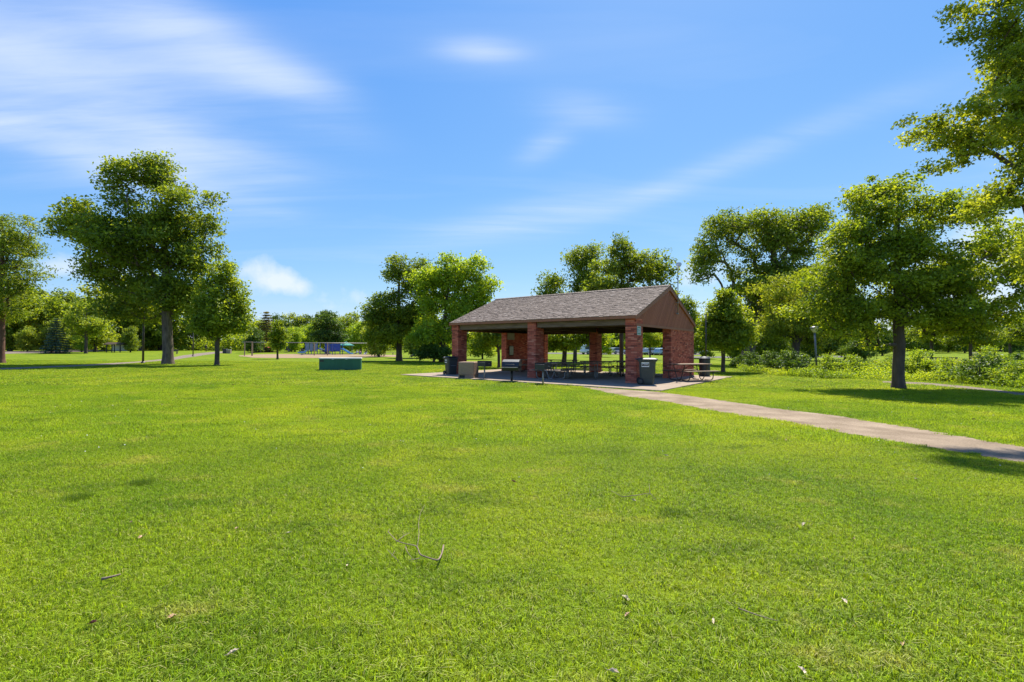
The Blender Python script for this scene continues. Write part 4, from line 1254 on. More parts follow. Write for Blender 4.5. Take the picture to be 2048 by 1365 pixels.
ptree('pine_tree', 'small dark evergreen beyond the creek bank, left of the forked shade tree', (1730, 727), [(1728, 700, 32, 20), (1732, 684, 22, 14)], 100, 60, 4.0, 10, 6, (1730, 684), 716, 'dark', BARK_DK, 117, dist=50, outer=0.7, narrow=0.35)


def overhang():
    """branch ends of a tree that stands outside the right edge"""
    base = Vector((14.6, 10.8, 0)); D = 10.6; s = D / FOC
    lob = []
    for cx, cy, rx, ry in ((1985, 25, 75, 45), (1925, 30, 40, 24), (2055, 130, 60, 55), (2005, 205, 85, 40), (1925, 235, 70, 18), (1860, 240, 50, 10), (1995, 290, 90, 36), (1925, 315, 50, 20), (2035, 385, 70, 50), (1985, 420, 50, 30), (2050, 520, 36, 60), (2010, 95, 60, 40), (2045, 60, 50, 50), (2050, 205, 50, 60), (2050, 310, 50, 50), (1960, 265, 70, 26), (2150, 250, 120, 200), (2200, 80, 140, 100)):
        lob.append(((cx - 1024) * s - base.x, random.uniform(-0.4, 0.4), CAM_H + (701 - cy) * s, rx * s, 1.0 if rx > 60 else 0.45, ry * s))
    for wx, wy, wz, r in ((9.9, 15.2, 14.6, 1.0), (11.2, 15.0, 14.8, 1.1), (12.6, 13.8, 14.4, 1.2), (11.0, 14.0, 15.2, 0.8), (13.5, 12.0, 12.5, 1.5)):   # high limb above the frame that shades the path
        lob.append((wx - base.x, wy - base.y, wz, r, r * .8, r * .6))
    ms = tree_meshes('birch_tree', 131, lob, 1350, 48, 0.085, 0.24, 0.20, (-0.6, 0.8, 11.5), 2.2, LEAF['ash'], BARK_DK, sep=0.15, outer=0.6, boughs=5, narrow=0.6, droop=0.8)
    place_tree('birch_tree', 'near tree whose leafy branches hang in from the upper right edge', 'tree', base, ms)


overhang()

# ------------------------------------------------------------------ background trees: a few shared kinds, each tree its own object
KIND = {}


def kind(name, lobes, ncl, lpc, leaf, clr, tr, top, zb, mat, bark, seed, **kw):
    KIND[name] = tree_meshes(name, seed, lobes, ncl, lpc, leaf, clr, tr, top, zb, LEAF[mat], bark, **kw)


RND = [(0, 0, 6.4, 3.0, 3.0, 3.0), (1.6, 0.5, 5.0, 2.4, 2.4, 2.2), (-1.7, -0.4, 4.9, 2.4, 2.4, 2.2), (0.3, -1.2, 4.6, 2.6, 2.2, 2.0), (0.2, 0.4, 8.3, 1.8, 1.8, 1.6)]
TALL = [(0, 0, 7.2, 2.0, 2.0, 2.6), (0.6, 0, 4.8, 2.2, 2.2, 2.2), (-0.8, 0.3, 5.2, 2.0, 2.0, 2.2), (0.2, 0, 3.4, 1.9, 1.9, 1.2)]
WIDE = [(0, 0, 6.0, 3.4, 3.2, 2.4), (2.6, 0, 5.2, 2.4, 2.4, 2.0), (-2.7, 0.2, 5.3, 2.5, 2.4, 2.0), (1.0, 0, 7.8, 2.0, 2.0, 1.6), (-1.2, 0, 7.6, 2.0, 2.0, 1.7)]
LOW = [(0, 0, 2.4, 2.8, 2.6, 1.6), (1.8, 0.4, 1.7, 1.8, 1.8, 1.2), (-1.8, -0.3, 1.8, 1.8, 1.8, 1.2)]
kind('round_maple', RND + LOW, 170, 42, 0.42, 1.0, 0.22, (0, 0, 8), 0.7, 'maple', BARK_DK, 201, outer=0.5)
kind('round_elm', RND + LOW, 170, 42, 0.42, 1.0, 0.24, (0.4, 0, 8), 0.7, 'elm', BARK_DK, 202, outer=0.5)
kind('tall_ash', TALL + LOW[:1], 130, 42, 0.42, 0.95, 0.2, (0, 0, 8), 0.7, 'ash', BARK_DK, 203, outer=0.5)
kind('wide_lime', WIDE + LOW, 180, 42, 0.42, 1.05, 0.24, (0, 0, 7), 0.7, 'lime', BARK_DK, 204, outer=0.5)
kind('wide_elm', WIDE + LOW, 180, 42, 0.42, 1.05, 0.26, (0, 0, 7), 0.7, 'elm', BARK_DK, 205, outer=0.5)
kind('round_dark', RND + LOW, 170, 42, 0.42, 1.0, 0.24, (0, 0, 8), 0.7, 'dark', BARK_DK, 206, outer=0.5)
kind('park_elm', WIDE, 170, 46, 0.36, 0.95, 0.30, (0, 0, 7), 2.2, 'elm', BARK_DK, 207, outer=0.5)
kind('park_maple', RND, 150, 46, 0.36, 0.95, 0.26, (0, 0, 8), 2.2, 'maple', BARK_DK, 208, outer=0.5)


def conifer(name, mat, seed, n_lv=15, H=10.0, R=2.6, leaf=0.42, zb=0.3):
    rng = np.random.default_rng(seed)
    C, par, P = [], [-1], [np.array([0, 0, -0.05])]
    for k in range(1, 12): P.append(np.array([0, 0, H * k / 11.5])); par.append(k - 1)
    ntr = len(P); Rr = [0.16 * (1 - 0.9 * k / 11) for k in range(ntr)]
    for lv in range(n_lv):
        z = zb + (H - zb - 0.3) * (lv / (n_lv - 1)) ** 0.95; r = R * (1 - (z - zb) / (H - zb)) ** 0.9 + 0.12
        m = max(4, int(9 * (0.4 + r / R)))
        for q in range(m):
            a = 2 * PI * (q + rng.uniform(0, .8)) / m; rr = r * rng.uniform(0.8, 1.1)
            k0 = min(ntr - 1, max(1, int(z / H * 11.5)))
            tip = np.array([math.cos(a) * rr, math.sin(a) * rr, z - 0.18 * rr + 0.1])
            P.append(tip); par.append(k0); Rr.append(0.02)
            for t in np.linspace(0.35, 1.0, max(2, int(rr / 0.45) + 1)): C.append(P[k0] * 0 + np.array([tip[0] * t, tip[1] * t, z - 0.18 * rr * t + 0.12]))
    C = np.array(C)
    V, F, tone = leaf_cloud(rng, C, np.full(len(C), 0.42), rng.uniform(0, 1, len(C)), 16, leaf, 0.35, 0.4, np.array([0, 0, 2.0]), 0.45, 0.34, 0.3)
    KIND[name] = (tubes(np.array(P), par, Rr, BARK_RED, name + '_trunk'), np_mesh(name + '_crown', V, F, LEAF[mat], tone))


conifer('spruce', 'spruce', 211)
conifer('brown_fir', 'brown', 212)
ORD = ['first', 'second', 'third', 'fourth', 'fifth', 'sixth', 'seventh', 'eighth', 'ninth', 'tenth', 'eleventh', 'twelfth', 'thirteenth', 'fourteenth', 'fifteenth', 'sixteenth', 'seventeenth', 'eighteenth', 'nineteenth', 'twentieth']
KH = {k: max(v.co.z for v in KIND[k][1].vertices) for k in KIND}


def far_tree(px, top, dist, kname, label=None, group=None, name='tree', wide=1.0):
    p = at(px, dist)
    by = HZ + ROLL * (px - 1024) + (CAM_H - p.z) * FOC / p.y
    s = (by - top) * p.y / FOC / KH[kname]
    return place_tree(name, label or 'tree', 'tree', p - Vector((0, 0, 0.05)), KIND[kname], random.uniform(0, 6.28), (s * wide, s * wide, s), group)


far_tree(112, 636, 82, 'spruce', 'blue spruce with branches to the ground at the left beside the road', name='spruce_tree', wide=1.25)
far_tree(172, 598, 84, 'park_maple', 'mid green tree just right of the blue spruce on the left lawn', wide=0.95)
far_tree(281, 560, 118, 'park_elm', 'tree with a pale thick trunk behind the tall brown pole', wide=0.7)
far_tree(532, 622, 104, 'brown_fir', 'brownish fir behind the left end of the swing frame', name='fir_tree', wide=1.2)
far_tree(508, 648, 98, 'round_dark', 'dark low tree left of the brownish fir')
far_tree(590, 652, 110, 'wide_lime', 'lime green tree above the left part of the playground')
far_tree(622, 645, 118, 'wide_lime', 'lime green tree left of the dark round playground tree')
far_tree(722, 640, 104, 'wide_lime', 'lime green tree above the green shade canopy')
far_tree(752, 655, 92, 'round_dark', 'dark tree at the right end of the playground')
far_tree(700, 622, 128, 'round_maple', 'taller tree behind the green shade canopy')
far_tree(1560, 655, 60, 'round_dark', 'dark tree close behind the willow by the creek', wide=0.9)
far_tree(1620, 640, 58, 'round_dark', 'dark tree behind the leaning lamp post', wide=0.9)
far_tree(1690, 625, 66, 'park_maple', 'tree with a visible trunk behind the small evergreen at the creek')
far_tree(1300, 640, 58, 'park_maple', 'tree seen between the right corner pier and the right end wall', wide=0.8)
far_tree(1203, 655, 74, 'wide_lime', 'light green tree seen left of the rear pier under the roof')
far_tree(1375, 585, 70, 'round_elm', 'tree showing just over the right slope of the roof', wide=0.7)
far_tree(1410, 640, 66, 'tall_ash', 'pale tree between the right end wall and the small maple')
far_tree(1535, 596, 56, 'round_elm', 'full green tree filling the space under the leaning old tree', wide=1.1)
far_tree(1470, 632, 60, 'round_maple', 'leafy tree low behind the small maple')
far_tree(1655, 590, 60, 'wide_elm', 'tall green tree between the willow and the forked shade tree')
far_tree(758, 612, 70, 'round_maple', 'green tree at the left flank of the group beside the pavilion')
far_tree(845, 596, 64, 'round_elm', 'green tree between the olive tree and the bright green tree')
far_tree(965, 628, 60, 'round_maple', 'tree tucked behind the left corner of the roof', wide=0.9)
far_tree(1863, 628, 62, 'park_elm', 'tree beside the low timber rail on the far right lawn')
far_tree(1941, 630, 56, 'park_elm', 'left one of the two trees flanking the small kiosk')
far_tree(1962, 632, 58, 'park_maple', 'right one of the two trees flanking the small kiosk')
far_tree(2020, 640, 74, 'park_elm', 'tree near the right edge on the far lawn')
far_tree(2062, 616, 52, 'park_elm', 'tree cut off by the right edge behind the shade tree')


def belt(xs, tops, dists, kinds, where, group):
    n = len(xs)
    for i in range(n):
        far_tree(xs[i] + random.uniform(-6, 6), tops[i % len(tops)] + random.uniform(-7, 7), dists[i % len(dists)] * random.uniform(0.95, 1.06), kinds[i % len(kinds)],
                 '%s tree from the left in %s' % (ORD[i], where), group, wide=random.uniform(0.9, 1.2))


belt(list(range(-160, 330, 44)), [582, 556, 545, 570, 548, 560, 585], [104, 118, 112, 125], ['round_elm', 'round_maple', 'wide_elm', 'tall_ash', 'round_maple'], 'the tall belt beyond the left road', 'trees beyond the left road')
belt(list(range(-150, 300, 52)), [655, 640, 662, 648], [98, 101], ['wide_lime', 'round_maple', 'round_elm'], 'the low leafy row along the left road', 'low trees along the left road')
belt(list(range(330, 500, 30)), [640, 655, 632], [130, 140], ['round_maple', 'tall_ash', 'wide_elm'], 'the belt between the lawn maple and the swings', 'trees behind the trail')
belt(list(range(470, 800, 27)), [628, 634, 640, 625, 618, 622, 636], [150, 160, 145], ['round_elm', 'round_maple', 'wide_elm', 'round_dark', 'tall_ash'], 'the far belt behind the playground', 'trees behind the playground')
belt(list(range(500, 800, 42)), [668, 660, 672], [120, 126], ['round_dark', 'round_maple', 'wide_lime'], 'the low row just behind the playground', 'low trees behind the playground')
belt(list(range(820, 1090, 34)), [660, 655, 650], [120, 128], ['round_maple', 'round_dark', 'wide_elm'], 'the belt glimpsed under the left of the roof', 'trees behind the pavilion, left')
belt(list(range(1100, 1480, 32)), [648, 642, 652, 640], [132, 140, 128], ['round_elm', 'round_maple', 'wide_lime', 'round_dark'], 'the belt behind the parked cars', 'trees behind the car park')
belt(list(range(1480, 1860, 36)), [640, 630, 646, 636], [110, 120, 100], ['round_dark', 'round_elm', 'wide_elm', 'round_maple'], 'the far belt behind the creek', 'trees behind the creek')
belt(list(range(1860, 2260, 34)), [648, 652, 640, 655], [128, 138, 120], ['wide_elm', 'round_elm', 'round_dark'], 'the far right belt across the lawn', 'trees across the right lawn')


# ------------------------------------------------------------------ creek bank growth
def weeds(name, label, poly_px, n, hgt, leaf, seed, mat='weed', tall=0.0):
    """tangle of weeds over a patch of bank: one mass of small leaves and stems"""
    rng = np.random.default_rng(seed)
    poly = np.array([(gpt(*p).x, gpt(*p).y) for p in poly_px])
    lo, hi = poly.min(0), poly.max(0)
    pts = rng.uniform(lo, hi, (n * 3, 2)); pts = pts[inside(poly, pts)][:n]
    w = 0.55 + 0.45 * np.sin(pts[:, 0] * 1.7 + 1) * np.sin(pts[:, 1] * 1.3 + 2) + rng.uniform(-0.15, 0.25, len(pts))
    h = hgt * np.clip(w, 0.3, 1.3)
    C = np.concatenate([pts, (gz(pts[:, 0], pts[:, 1]) + h * rng.uniform(0.15, 0.85, len(pts)))[:, None]], 1)
    V, F, tone = leaf_cloud(rng, C, np.full(len(C), hgt * 0.42), np.clip(0.5 + 0.5 * np.sin(pts[:, 0] * 0.9) * np.cos(pts[:, 1] * 0.7) + rng.uniform(-.3, .3, len(C)), 0, 1), 26, leaf, 0.6, 0, None, 0.8, 0.5, 0.1)
    o = link(name, np_mesh(name, V, F, LEAF[mat], tone)); tag(o, label, 'weeds', kind='stuff')


weeds('bank_weeds', 'thick bright green weeds along the creek bank on the right', [(1640, 757), (1790, 761), (1900, 766), (2048, 779), (2200, 790), (2200, 745), (2048, 742), (1900, 741), (1760, 742), (1640, 748)], 3000, 0.62, 0.10, 301)
weeds('bank_weeds', 'low green growth under the willow and lamp post', [(1480, 743), (1560, 752), (1640, 758), (1700, 759), (1700, 744), (1600, 738), (1480, 736)], 1500, 0.55, 0.10, 302)
weeds('bank_weeds', 'hazy meadow growth behind the creek bank', [(1640, 746), (1760, 743), (2048, 744), (2200, 746), (2200, 729), (1900, 728), (1640, 735)], 1600, 0.7, 0.16, 303, 'ash')


def shrub_kind(nm, mat, seed):
    rng = np.random.default_rng(seed)
    lob = [(0, 0, 0.55, 0.7, 0.7, 0.45), (0.5, 0.1, 0.4, 0.5, 0.5, 0.35), (-0.5, -0.1, 0.4, 0.5, 0.5, 0.35), (0.1, -0.2, 0.9, 0.4, 0.4, 0.3)]
    KIND[nm] = tree_meshes(nm, seed, lob, 70, 34, 0.105, 0.24, 0.035, (0, 0, 0.7), 0.05, LEAF[mat], BARK_DK, outer=0.7, sep=0.12)


shrub_kind('shrub_green', 'weed', 221); shrub_kind('shrub_dark', 'dark', 222)
for px, py, sc, k, lab in ((1835, 757, 1.25, 'shrub_green', 'rounded green bush directly right of the forked shade tree'), (1715, 752, 1.0, 'shrub_green', 'pale green bush left of the forked shade tree'),
                           (1960, 768, 1.15, 'shrub_dark', 'dark green bush in the weeds right of the shade tree'), (2010, 772, 0.9, 'shrub_green', 'low bush near the right edge among the weeds'),
                           (2035, 764, 1.2, 'shrub_dark', 'bush at the right edge above the trail'), (1510, 742, 1.15, 'shrub_dark', 'dark bush at the foot of the leaning old tree'),
                           (1550, 746, 1.2, 'shrub_dark', 'dark bush under the willow'), (1590, 750, 1.25, 'shrub_dark', 'larger dark bush left of the leaning lamp post'),
                           (1480, 737, 0.9, 'shrub_dark', 'small clipped bush right of the small maple'), (1665, 752, 1.0, 'shrub_green', 'bush just right of the small white sign'),
                           (1990, 742, 1.5, 'shrub_green', 'tall leggy bush sticking up from the meadow on the right'), (1905, 762, 0.95, 'shrub_green', 'bright bush in the middle of the bank weeds'), (1770, 750, 0.9, 'shrub_green', 'bright bush behind the trunk of the shade tree')):
    place_tree('bush', lab, 'shrub', gpt(px, py), KIND[k], random.uniform(0, 6), sc, 'bushes along the creek')


def thicket(name, label, px0, px1, dist, hgt, n, seed, mat):
    rng = np.random.default_rng(seed)
    pxs = rng.uniform(px0, px1, n); ds = dist * rng.uniform(0.97, 1.05, n)
    x = (pxs - 1024) / FOC * ds; y = ds
    w = 0.7 + 0.2 * np.sin(x * 0.21 + seed) + 0.15 * np.sin(x * 0.53)
    z = gz(x, y) + hgt * w * rng.uniform(0.02, 1.0, n)
    V, F, tone = leaf_cloud(rng, np.stack([x, y, z], 1), np.full(n, 1.5), rng.uniform(0, 1, n), 20, 0.7, 0.5, 0, None, 0.8, 0.55, 0.2)
    tag(link(name, np_mesh(name, V, F, LEAF[mat], tone)), label, 'woods', kind='stuff')


thicket('far_woods', 'far mass of undergrowth closing the view behind the left belt', -330, 500, 128, 6.5, 1500, 41, 'maple')
thicket('far_woods', 'far mass of undergrowth closing the view behind the playground', 470, 1080, 168, 7.0, 1500, 42, 'elm')
thicket('far_woods', 'far mass of undergrowth closing the view behind the car park', 1060, 1500, 150, 6.5, 1100, 43, 'dark')
thicket('far_woods', 'far mass of undergrowth closing the view on the right', 1480, 2400, 145, 6.5, 2000, 44, 'dark')

# ------------------------------------------------------------------ playground and other far things
WOODP = noisy('wood_post', (0.22, 0.15, 0.095), (0.38, 0.28, 0.19), 5, 0.85, 0.2, 30, (1, 1, 0.3))
BLUE = noisy('play_blue', (0.008, 0.045, 0.25), (0.014, 0.065, 0.33), 4, 0.4)
LBLUE = noisy('play_light_blue', (0.08, 0.26, 0.48), (0.13, 0.34, 0.58), 4, 0.35)
LILAC = noisy('play_grey_blue', (0.10, 0.16, 0.22), (0.20, 0.28, 0.34), 4, 0.5)
TEAL = noisy('teal_canvas', (0.010, 0.20, 0.15), (0.016, 0.26, 0.20), 4, 0.7)


def swing_set():
    L0, R0 = gpt(489, 712.3), gpt(762, 711.5)
    d = R0 - L0; ln = d.length; rz = math.atan2(d.y, d.x)
    t = thing('swing_set', 'long wooden swing frame with pale posts over the wood chip bed', 'swing set', L0, rz)
    zt = 2.15
    for x in (0.0, 1.05, ln * .487, ln * .585, ln - .9, ln):
        z0 = float(gz(*(L0 + d.normalized() * x).xy)) - L0.z
        MB().tube([(x, 0, z0 - .1), (x, 0, zt + (0.12 if 0.5 < x < 1.5 else 0))], 0.11 if 0.5 < x < 1.5 else 0.08, 8).build('post', WOODP, t)
    MB().tube([(-0.3, 0, zt), (ln + .4, 0, zt)], 0.05, 8).build('beam', METAL, t, smooth=True)
    MB().box(0.02, 1.0, -0.05, 0.05, zt + .06, zt + .14).build('cap_board', WOODP, t)
    for k in range(5):
        x = ln * (0.12 + 0.165 * k) if k < 2 else ln * (0.30 + 0.155 * k)
        s = MB().tube([(x - .25, 0, zt - .05), (x - .25, 0, 0.55)], 0.012, 5).tube([(x + .25, 0, zt - .05), (x + .25, 0, 0.55)], 0.012, 5).build('chain', METAL, t)
        MB().box(x - .27, x + .27, -0.09, 0.09, 0.515, 0.548).build('seat', RUBBER, s)


swing_set()


def play(label, px, dist, deck, slide_mat, w, panels):
    t = thing('play_structure', label, 'play structure', at(px, dist), 0.1, 'play structures')
    for x in (0, w * .5, w):
        for y in (0, 1.6): MB().tube([(x, y, -0.1), (x, y, 2.2)], 0.06, 8).build('post', BLUE, t)
    MB().box(-0.05, w + .05, -0.05, 1.65, 0.95, 1.05).build('deck', METAL, t)
    for k in range(panels):
        a = w * k / panels
        MB().box(a + .05, a + w / panels - .05, -0.09, -0.065, 0.62, 2.0).build('panel', deck, t, bevel=0.01)
    for k in (0, 1):
        y = 0.25 + k * 0.75
        m = MB()
        prof = [(w, 1.05), (w + .25, 1.03), (w + 1.55, 0.22), (w + 1.95, 0.16)]
        m.loft([[(x, y, z), (x, y + .55, z), (x, y + .55, z - .05), (x, y, z - .05)] for x, z in prof])
        m.loft([[(x, y - .04, z + .16), (x, y, z + .16), (x, y, z - .05), (x, y - .04, z - .05)] for x, z in prof])
        m.loft([[(x, y + .55, z + .16), (x, y + .59, z + .16), (x, y + .59, z - .05), (x, y + .55, z - .05)] for x, z in prof])
        m.build('slide', slide_mat, t)
    m = MB()
    for k in range(4): m.box(-0.9, -0.06, 0.2, 1.4, 0.20 + k * .22, 0.245 + k * .22)
    m.build('steps', METAL, t)
    return t


play('left play structure with blue posts and a grey blue slide', 611, 84, LILAC, LILAC, 2.1, 3)
play('right play structure with solid deep blue panels and two light blue slides', 650, 84, BLUE, LBLUE, 2.7, 3)
cl = thing('spring_ride', 'small turquoise spring ride left of the play structures', 'play equipment', at(604, 80))
MB().lathe([(0.05, 0), (0.16, 0.02), (0.16, 0.06), (0.07, 0.1), (0.07, 0.35)], 10).build('spring', METAL, cl)
MB().loft([[(-0.7, -.1, .35), (-0.7, .1, .35), (-0.7, .1, .5), (-0.7, -.1, .5)], [(-0.2, -.18, .32), (-0.2, .18, .32), (-0.2, .18, .62), (-0.2, -.18, .62)], [(0.4, -.16, .34), (0.4, .16, .34), (0.4, .16, .66), (0.4, -.16, .66)], [(0.75, -.08, .6), (0.75, .08, .6), (0.75, .08, .85), (0.75, -.08, .85)]]).build('body', LBLUE, cl)
ca = thing('shade_canopy', 'green peaked shade canopy at the right of the playground', 'canopy', at(692, 92), 0.3)
for x in (-1.15, 1.15):
    for y in (-1.15, 1.15): MB().tube([(x, y, -.05), (x, y, 1.75)], 0.035, 6).build('pole', METAL, ca)
MB().loft([[(-1.5, -1.5, 1.62), (1.5, -1.5, 1.62), (1.5, 1.5, 1.62), (-1.5, 1.5, 1.62)], [(-1.48, -1.48, 1.74), (1.48, -1.48, 1.74), (1.48, 1.48, 1.74), (-1.48, 1.48, 1.74)], [(-0.5, -0.5, 2.2), (0.5, -0.5, 2.2), (0.5, 0.5, 2.2), (-0.5, 0.5, 2.2)], [(-.03, -.03, 2.5), (.03, -.03, 2.5), (.03, .03, 2.5), (-.03, .03, 2.5)]]).build('canopy', TEAL, ca)

SKIN = noisy('skin', (0.36, 0.22, 0.16), (0.44, 0.28, 0.20), 4, 0.6)
HAIR = noisy('hair', (0.02, 0.014, 0.010), (0.05, 0.034, 0.022), 8, 0.7)


def cloth(name, c): return noisy(name, tuple(v * .85 for v in c), tuple(min(1, v * 1.1) for v in c), 5, 0.85)


def person(label, loc, rz, top, legs, pose):
    t = thing('person', label, 'person', loc, rz, 'people in the park')
    if pose == 'walk':
        J = {'pel': (0, 0, .95, .145), 'chest': (0, .02, 1.30, .155), 'neck': (0, .02, 1.50, .06), 'head': (0, .03, 1.63, .10), 'crown': (0, .03, 1.74, .075),
             'sl': (-.19, .02, 1.42, .065), 'el': (-.25, -.06, 1.14, .048), 'hl': (-.24, .10, .92, .038), 'sr': (.19, .02, 1.42, .065), 'er': (.25, .08, 1.14, .048), 'hr': (.24, .22, .95, .038),
             'kl': (-.10, .14, .50, .07), 'al': (-.10, .10, .07, .045), 'tl': (-.10, .24, .04, .04), 'kr': (.10, -.06, .50, .07), 'ar': (.10, -.26, .10, .045), 'tr': (.10, -.16, .05, .04)}
    else:
        J = {'pel': (0, 0, .13, .16), 'chest': (0, -.04, .48, .155), 'neck': (0, -.03, .68, .06), 'head': (0, 0, .80, .10), 'crown': (0, 0, .91, .075),
             'sl': (-.19, -.03, .60, .065), 'el': (-.27, .06, .36, .048), 'hl': (-.16, .26, .30, .038), 'sr': (.19, -.03, .60, .065), 'er': (.27, .06, .36, .048), 'hr': (.16, .26, .30, .038),
             'kl': (-.16, .40, .36, .075), 'al': (-.12, .62, .06, .048), 'tl': (-.12, .74, .05, .04), 'kr': (.16, .42, .30, .075), 'ar': (.12, .70, .06, .048), 'tr': (.12, .82, .05, .04)}
    E_ = [('pel', 'chest'), ('chest', 'neck'), ('neck', 'head'), ('head', 'crown'), ('chest', 'sl'), ('sl', 'el'), ('el', 'hl'), ('chest', 'sr'), ('sr', 'er'), ('er', 'hr'), ('pel', 'kl'), ('kl', 'al'), ('al', 'tl'), ('pel', 'kr'), ('kr', 'ar'), ('ar', 'tr')]
    names = list(J); me = bpy.data.meshes.new('body_frame')
    me.from_pydata([J[n][:3] for n in names], [(names.index(a), names.index(b)) for a, b in E_], [])
    o = bpy.data.objects.new('body_frame', me); COL.objects.link(o)
    md = o.modifiers.new('skin', 'SKIN'); md.use_smooth_shade = True
    for i, n in enumerate(names):
        me.skin_vertices[0].data[i].radius = (J[n][3], J[n][3]); me.skin_vertices[0].data[i].use_root = (n == 'pel')
    o.modifiers.new('sub', 'SUBSURF').levels = 1
    bm_ = bpy.data.meshes.new_from_object(o.evaluated_get(bpy.context.evaluated_depsgraph_get()))
    bpy.data.objects.remove(o)
    bm_.materials.clear()
    for m in (top, legs, SKIN): bm_.materials.append(m)
    nz, pz = J['neck'][2], J['pel'][2]
    for p in bm_.polygons:
        c = p.center
        leg = (c.z < pz - .02) if pose == 'walk' else (c.y > 0.10 and abs(c.x) < .26 and c.z < .44)
        hand = (abs(c.x) > .21 and c.z < 1.0 and c.z > .86) if pose == 'walk' else False
        p.material_index = 2 if (c.z > nz or hand) else (1 if leg else 0)
    link('body', bm_, t)
    h = J['head']
    MB().lathe([(0.095, 0.0), (0.112, 0.05), (0.10, 0.11), (0.05, 0.15)], 10, (h[0], h[1] - .02, h[2] + .02)).build('hair', HAIR, t, smooth=True)
    return t


person('lone walker in dark clothes on the far trail', gpt(412, 704.2), PI, cloth('shirt_dark', (0.03, 0.03, 0.035)), cloth('trousers_dark', (0.025, 0.022, 0.02)), 'walk')
person('seated person in a white top on the grass right of the green canopy', at(714, 88), PI * .8, cloth('shirt_white', (0.62, 0.60, 0.60)), cloth('shorts_tan', (0.35, 0.28, 0.2)), 'sit')
person('seated person in pale pink next to the one in white', at(719.5, 87), PI * 1.2, cloth('shirt_pink', (0.60, 0.36, 0.34)), cloth('trousers_blue', (0.07, 0.09, 0.16)), 'sit')
person('seated person in a dark top with white legs farther right of the canopy', at(732, 86), PI, cloth('shirt_navy', (0.03, 0.035, 0.05)), cloth('trousers_white', (0.55, 0.54, 0.53)), 'sit')
person('seated person in pale clothes in the tree shade by the bright shrub', at(826, 66), PI * .9, cloth('shirt_grey', (0.42, 0.42, 0.44)), cloth('trousers_black', (0.03, 0.03, 0.03)), 'sit')
pb = thing('picnic_bench', 'pale timber ledge behind the swing frame near the dark trunk', 'bench', at(786, 84), 0.05)
MB().box(-1.6, 1.6, -0.2, 0.2, 0.40, 0.46).build('seat', WOODP, pb)
for x in (-1.4, 0, 1.4): MB().box(x - .05, x + .05, -0.15, 0.15, -0.02, 0.398).build('leg', WOODP, pb)
hb = thing('climbing_frame', 'wooden climbing frame at the right end of the wood chip bed', 'play equipment', at(761, 74), 0.1)
for x in (-.5, .5):
    for y in (0, .9): MB().tube([(x, y, -.1), (x, y, 2.1)], 0.06, 8).build('post', WOODP, hb)
for k in range(5): MB().tube([(-.5, 0, .4 + k * .36), (.5, 0, .4 + k * .36)], 0.03, 6).build('rung', WOODP, hb)
MB().box(-.6, .6, -.05, .95, 1.18, 1.24).build('deck', WOODP, hb)

tc_ = thing('litter_bin', 'black and grey litter bin beside the far trail', 'litter bin', gpt(450, 707.5), 0.1)
MB().box(-0.32, 0.32, -0.3, 0.3, -0.02, 0.86).build('body', BLACKPL, tc_, bevel=0.02); MB().box(-0.35, 0.35, -0.33, 0.33, 0.862, 0.95).build('lid', BLACKPL, tc_, bevel=0.02)
tc2 = thing('utility_box', 'pale grey box right beside the black litter bin', 'utility box', gpt(458, 707.6), 0.1)
MB().box(-0.38, 0.36, -0.3, 0.3, -0.02, 0.72).build('body', CONC, tc2, bevel=0.02); MB().box(-0.40, 0.38, -0.32, 0.32, 0.722, 0.76).build('lid', PALE, tc2, bevel=0.01)
be = thing('park_bench', 'small dark bench beside the trail behind the tallest tree', 'bench', gpt(346, 708.6), 0.3)
MB().box(-.75, .75, -.2, .2, .42, .47).build('seat', BROWNPIPE, be); MB().box(-.75, .75, .2, .25, .5, .85).build('backrest', BROWNPIPE, be)
for x in (-.6, .6): MB().box(x - .04, x + .04, -.18, .24, -.02, .418).build('leg', BROWNPIPE, be)
sh = thing('park_shelter', 'small pale shelter with a dark roof edge beyond the left road', 'shelter', at(233, 96), 0.05)
MB().box(-1.6, 1.5, 0.9, 1.0, 0.25, 1.55).build('wall', PALE, sh)
for x in (-1.55, -.5, .0, 1.15): MB().box(x - .07, x + .07, -.6, -.46, -.05, 1.72).build('post', BLACKST, sh)
MB().prism([(-1.9, -.9, 1.70), (-1.9, 0.2, 2.15), (-1.9, 1.3, 1.70), (-1.9, 1.3, 1.62), (-1.9, -.9, 1.62)], (3.8, 0, 0)).build('roof', BROWNPIPE, sh)
MB().box(-1.3, 0.9, -.3, .3, .38, .46).build('bench', BLACKST, sh)


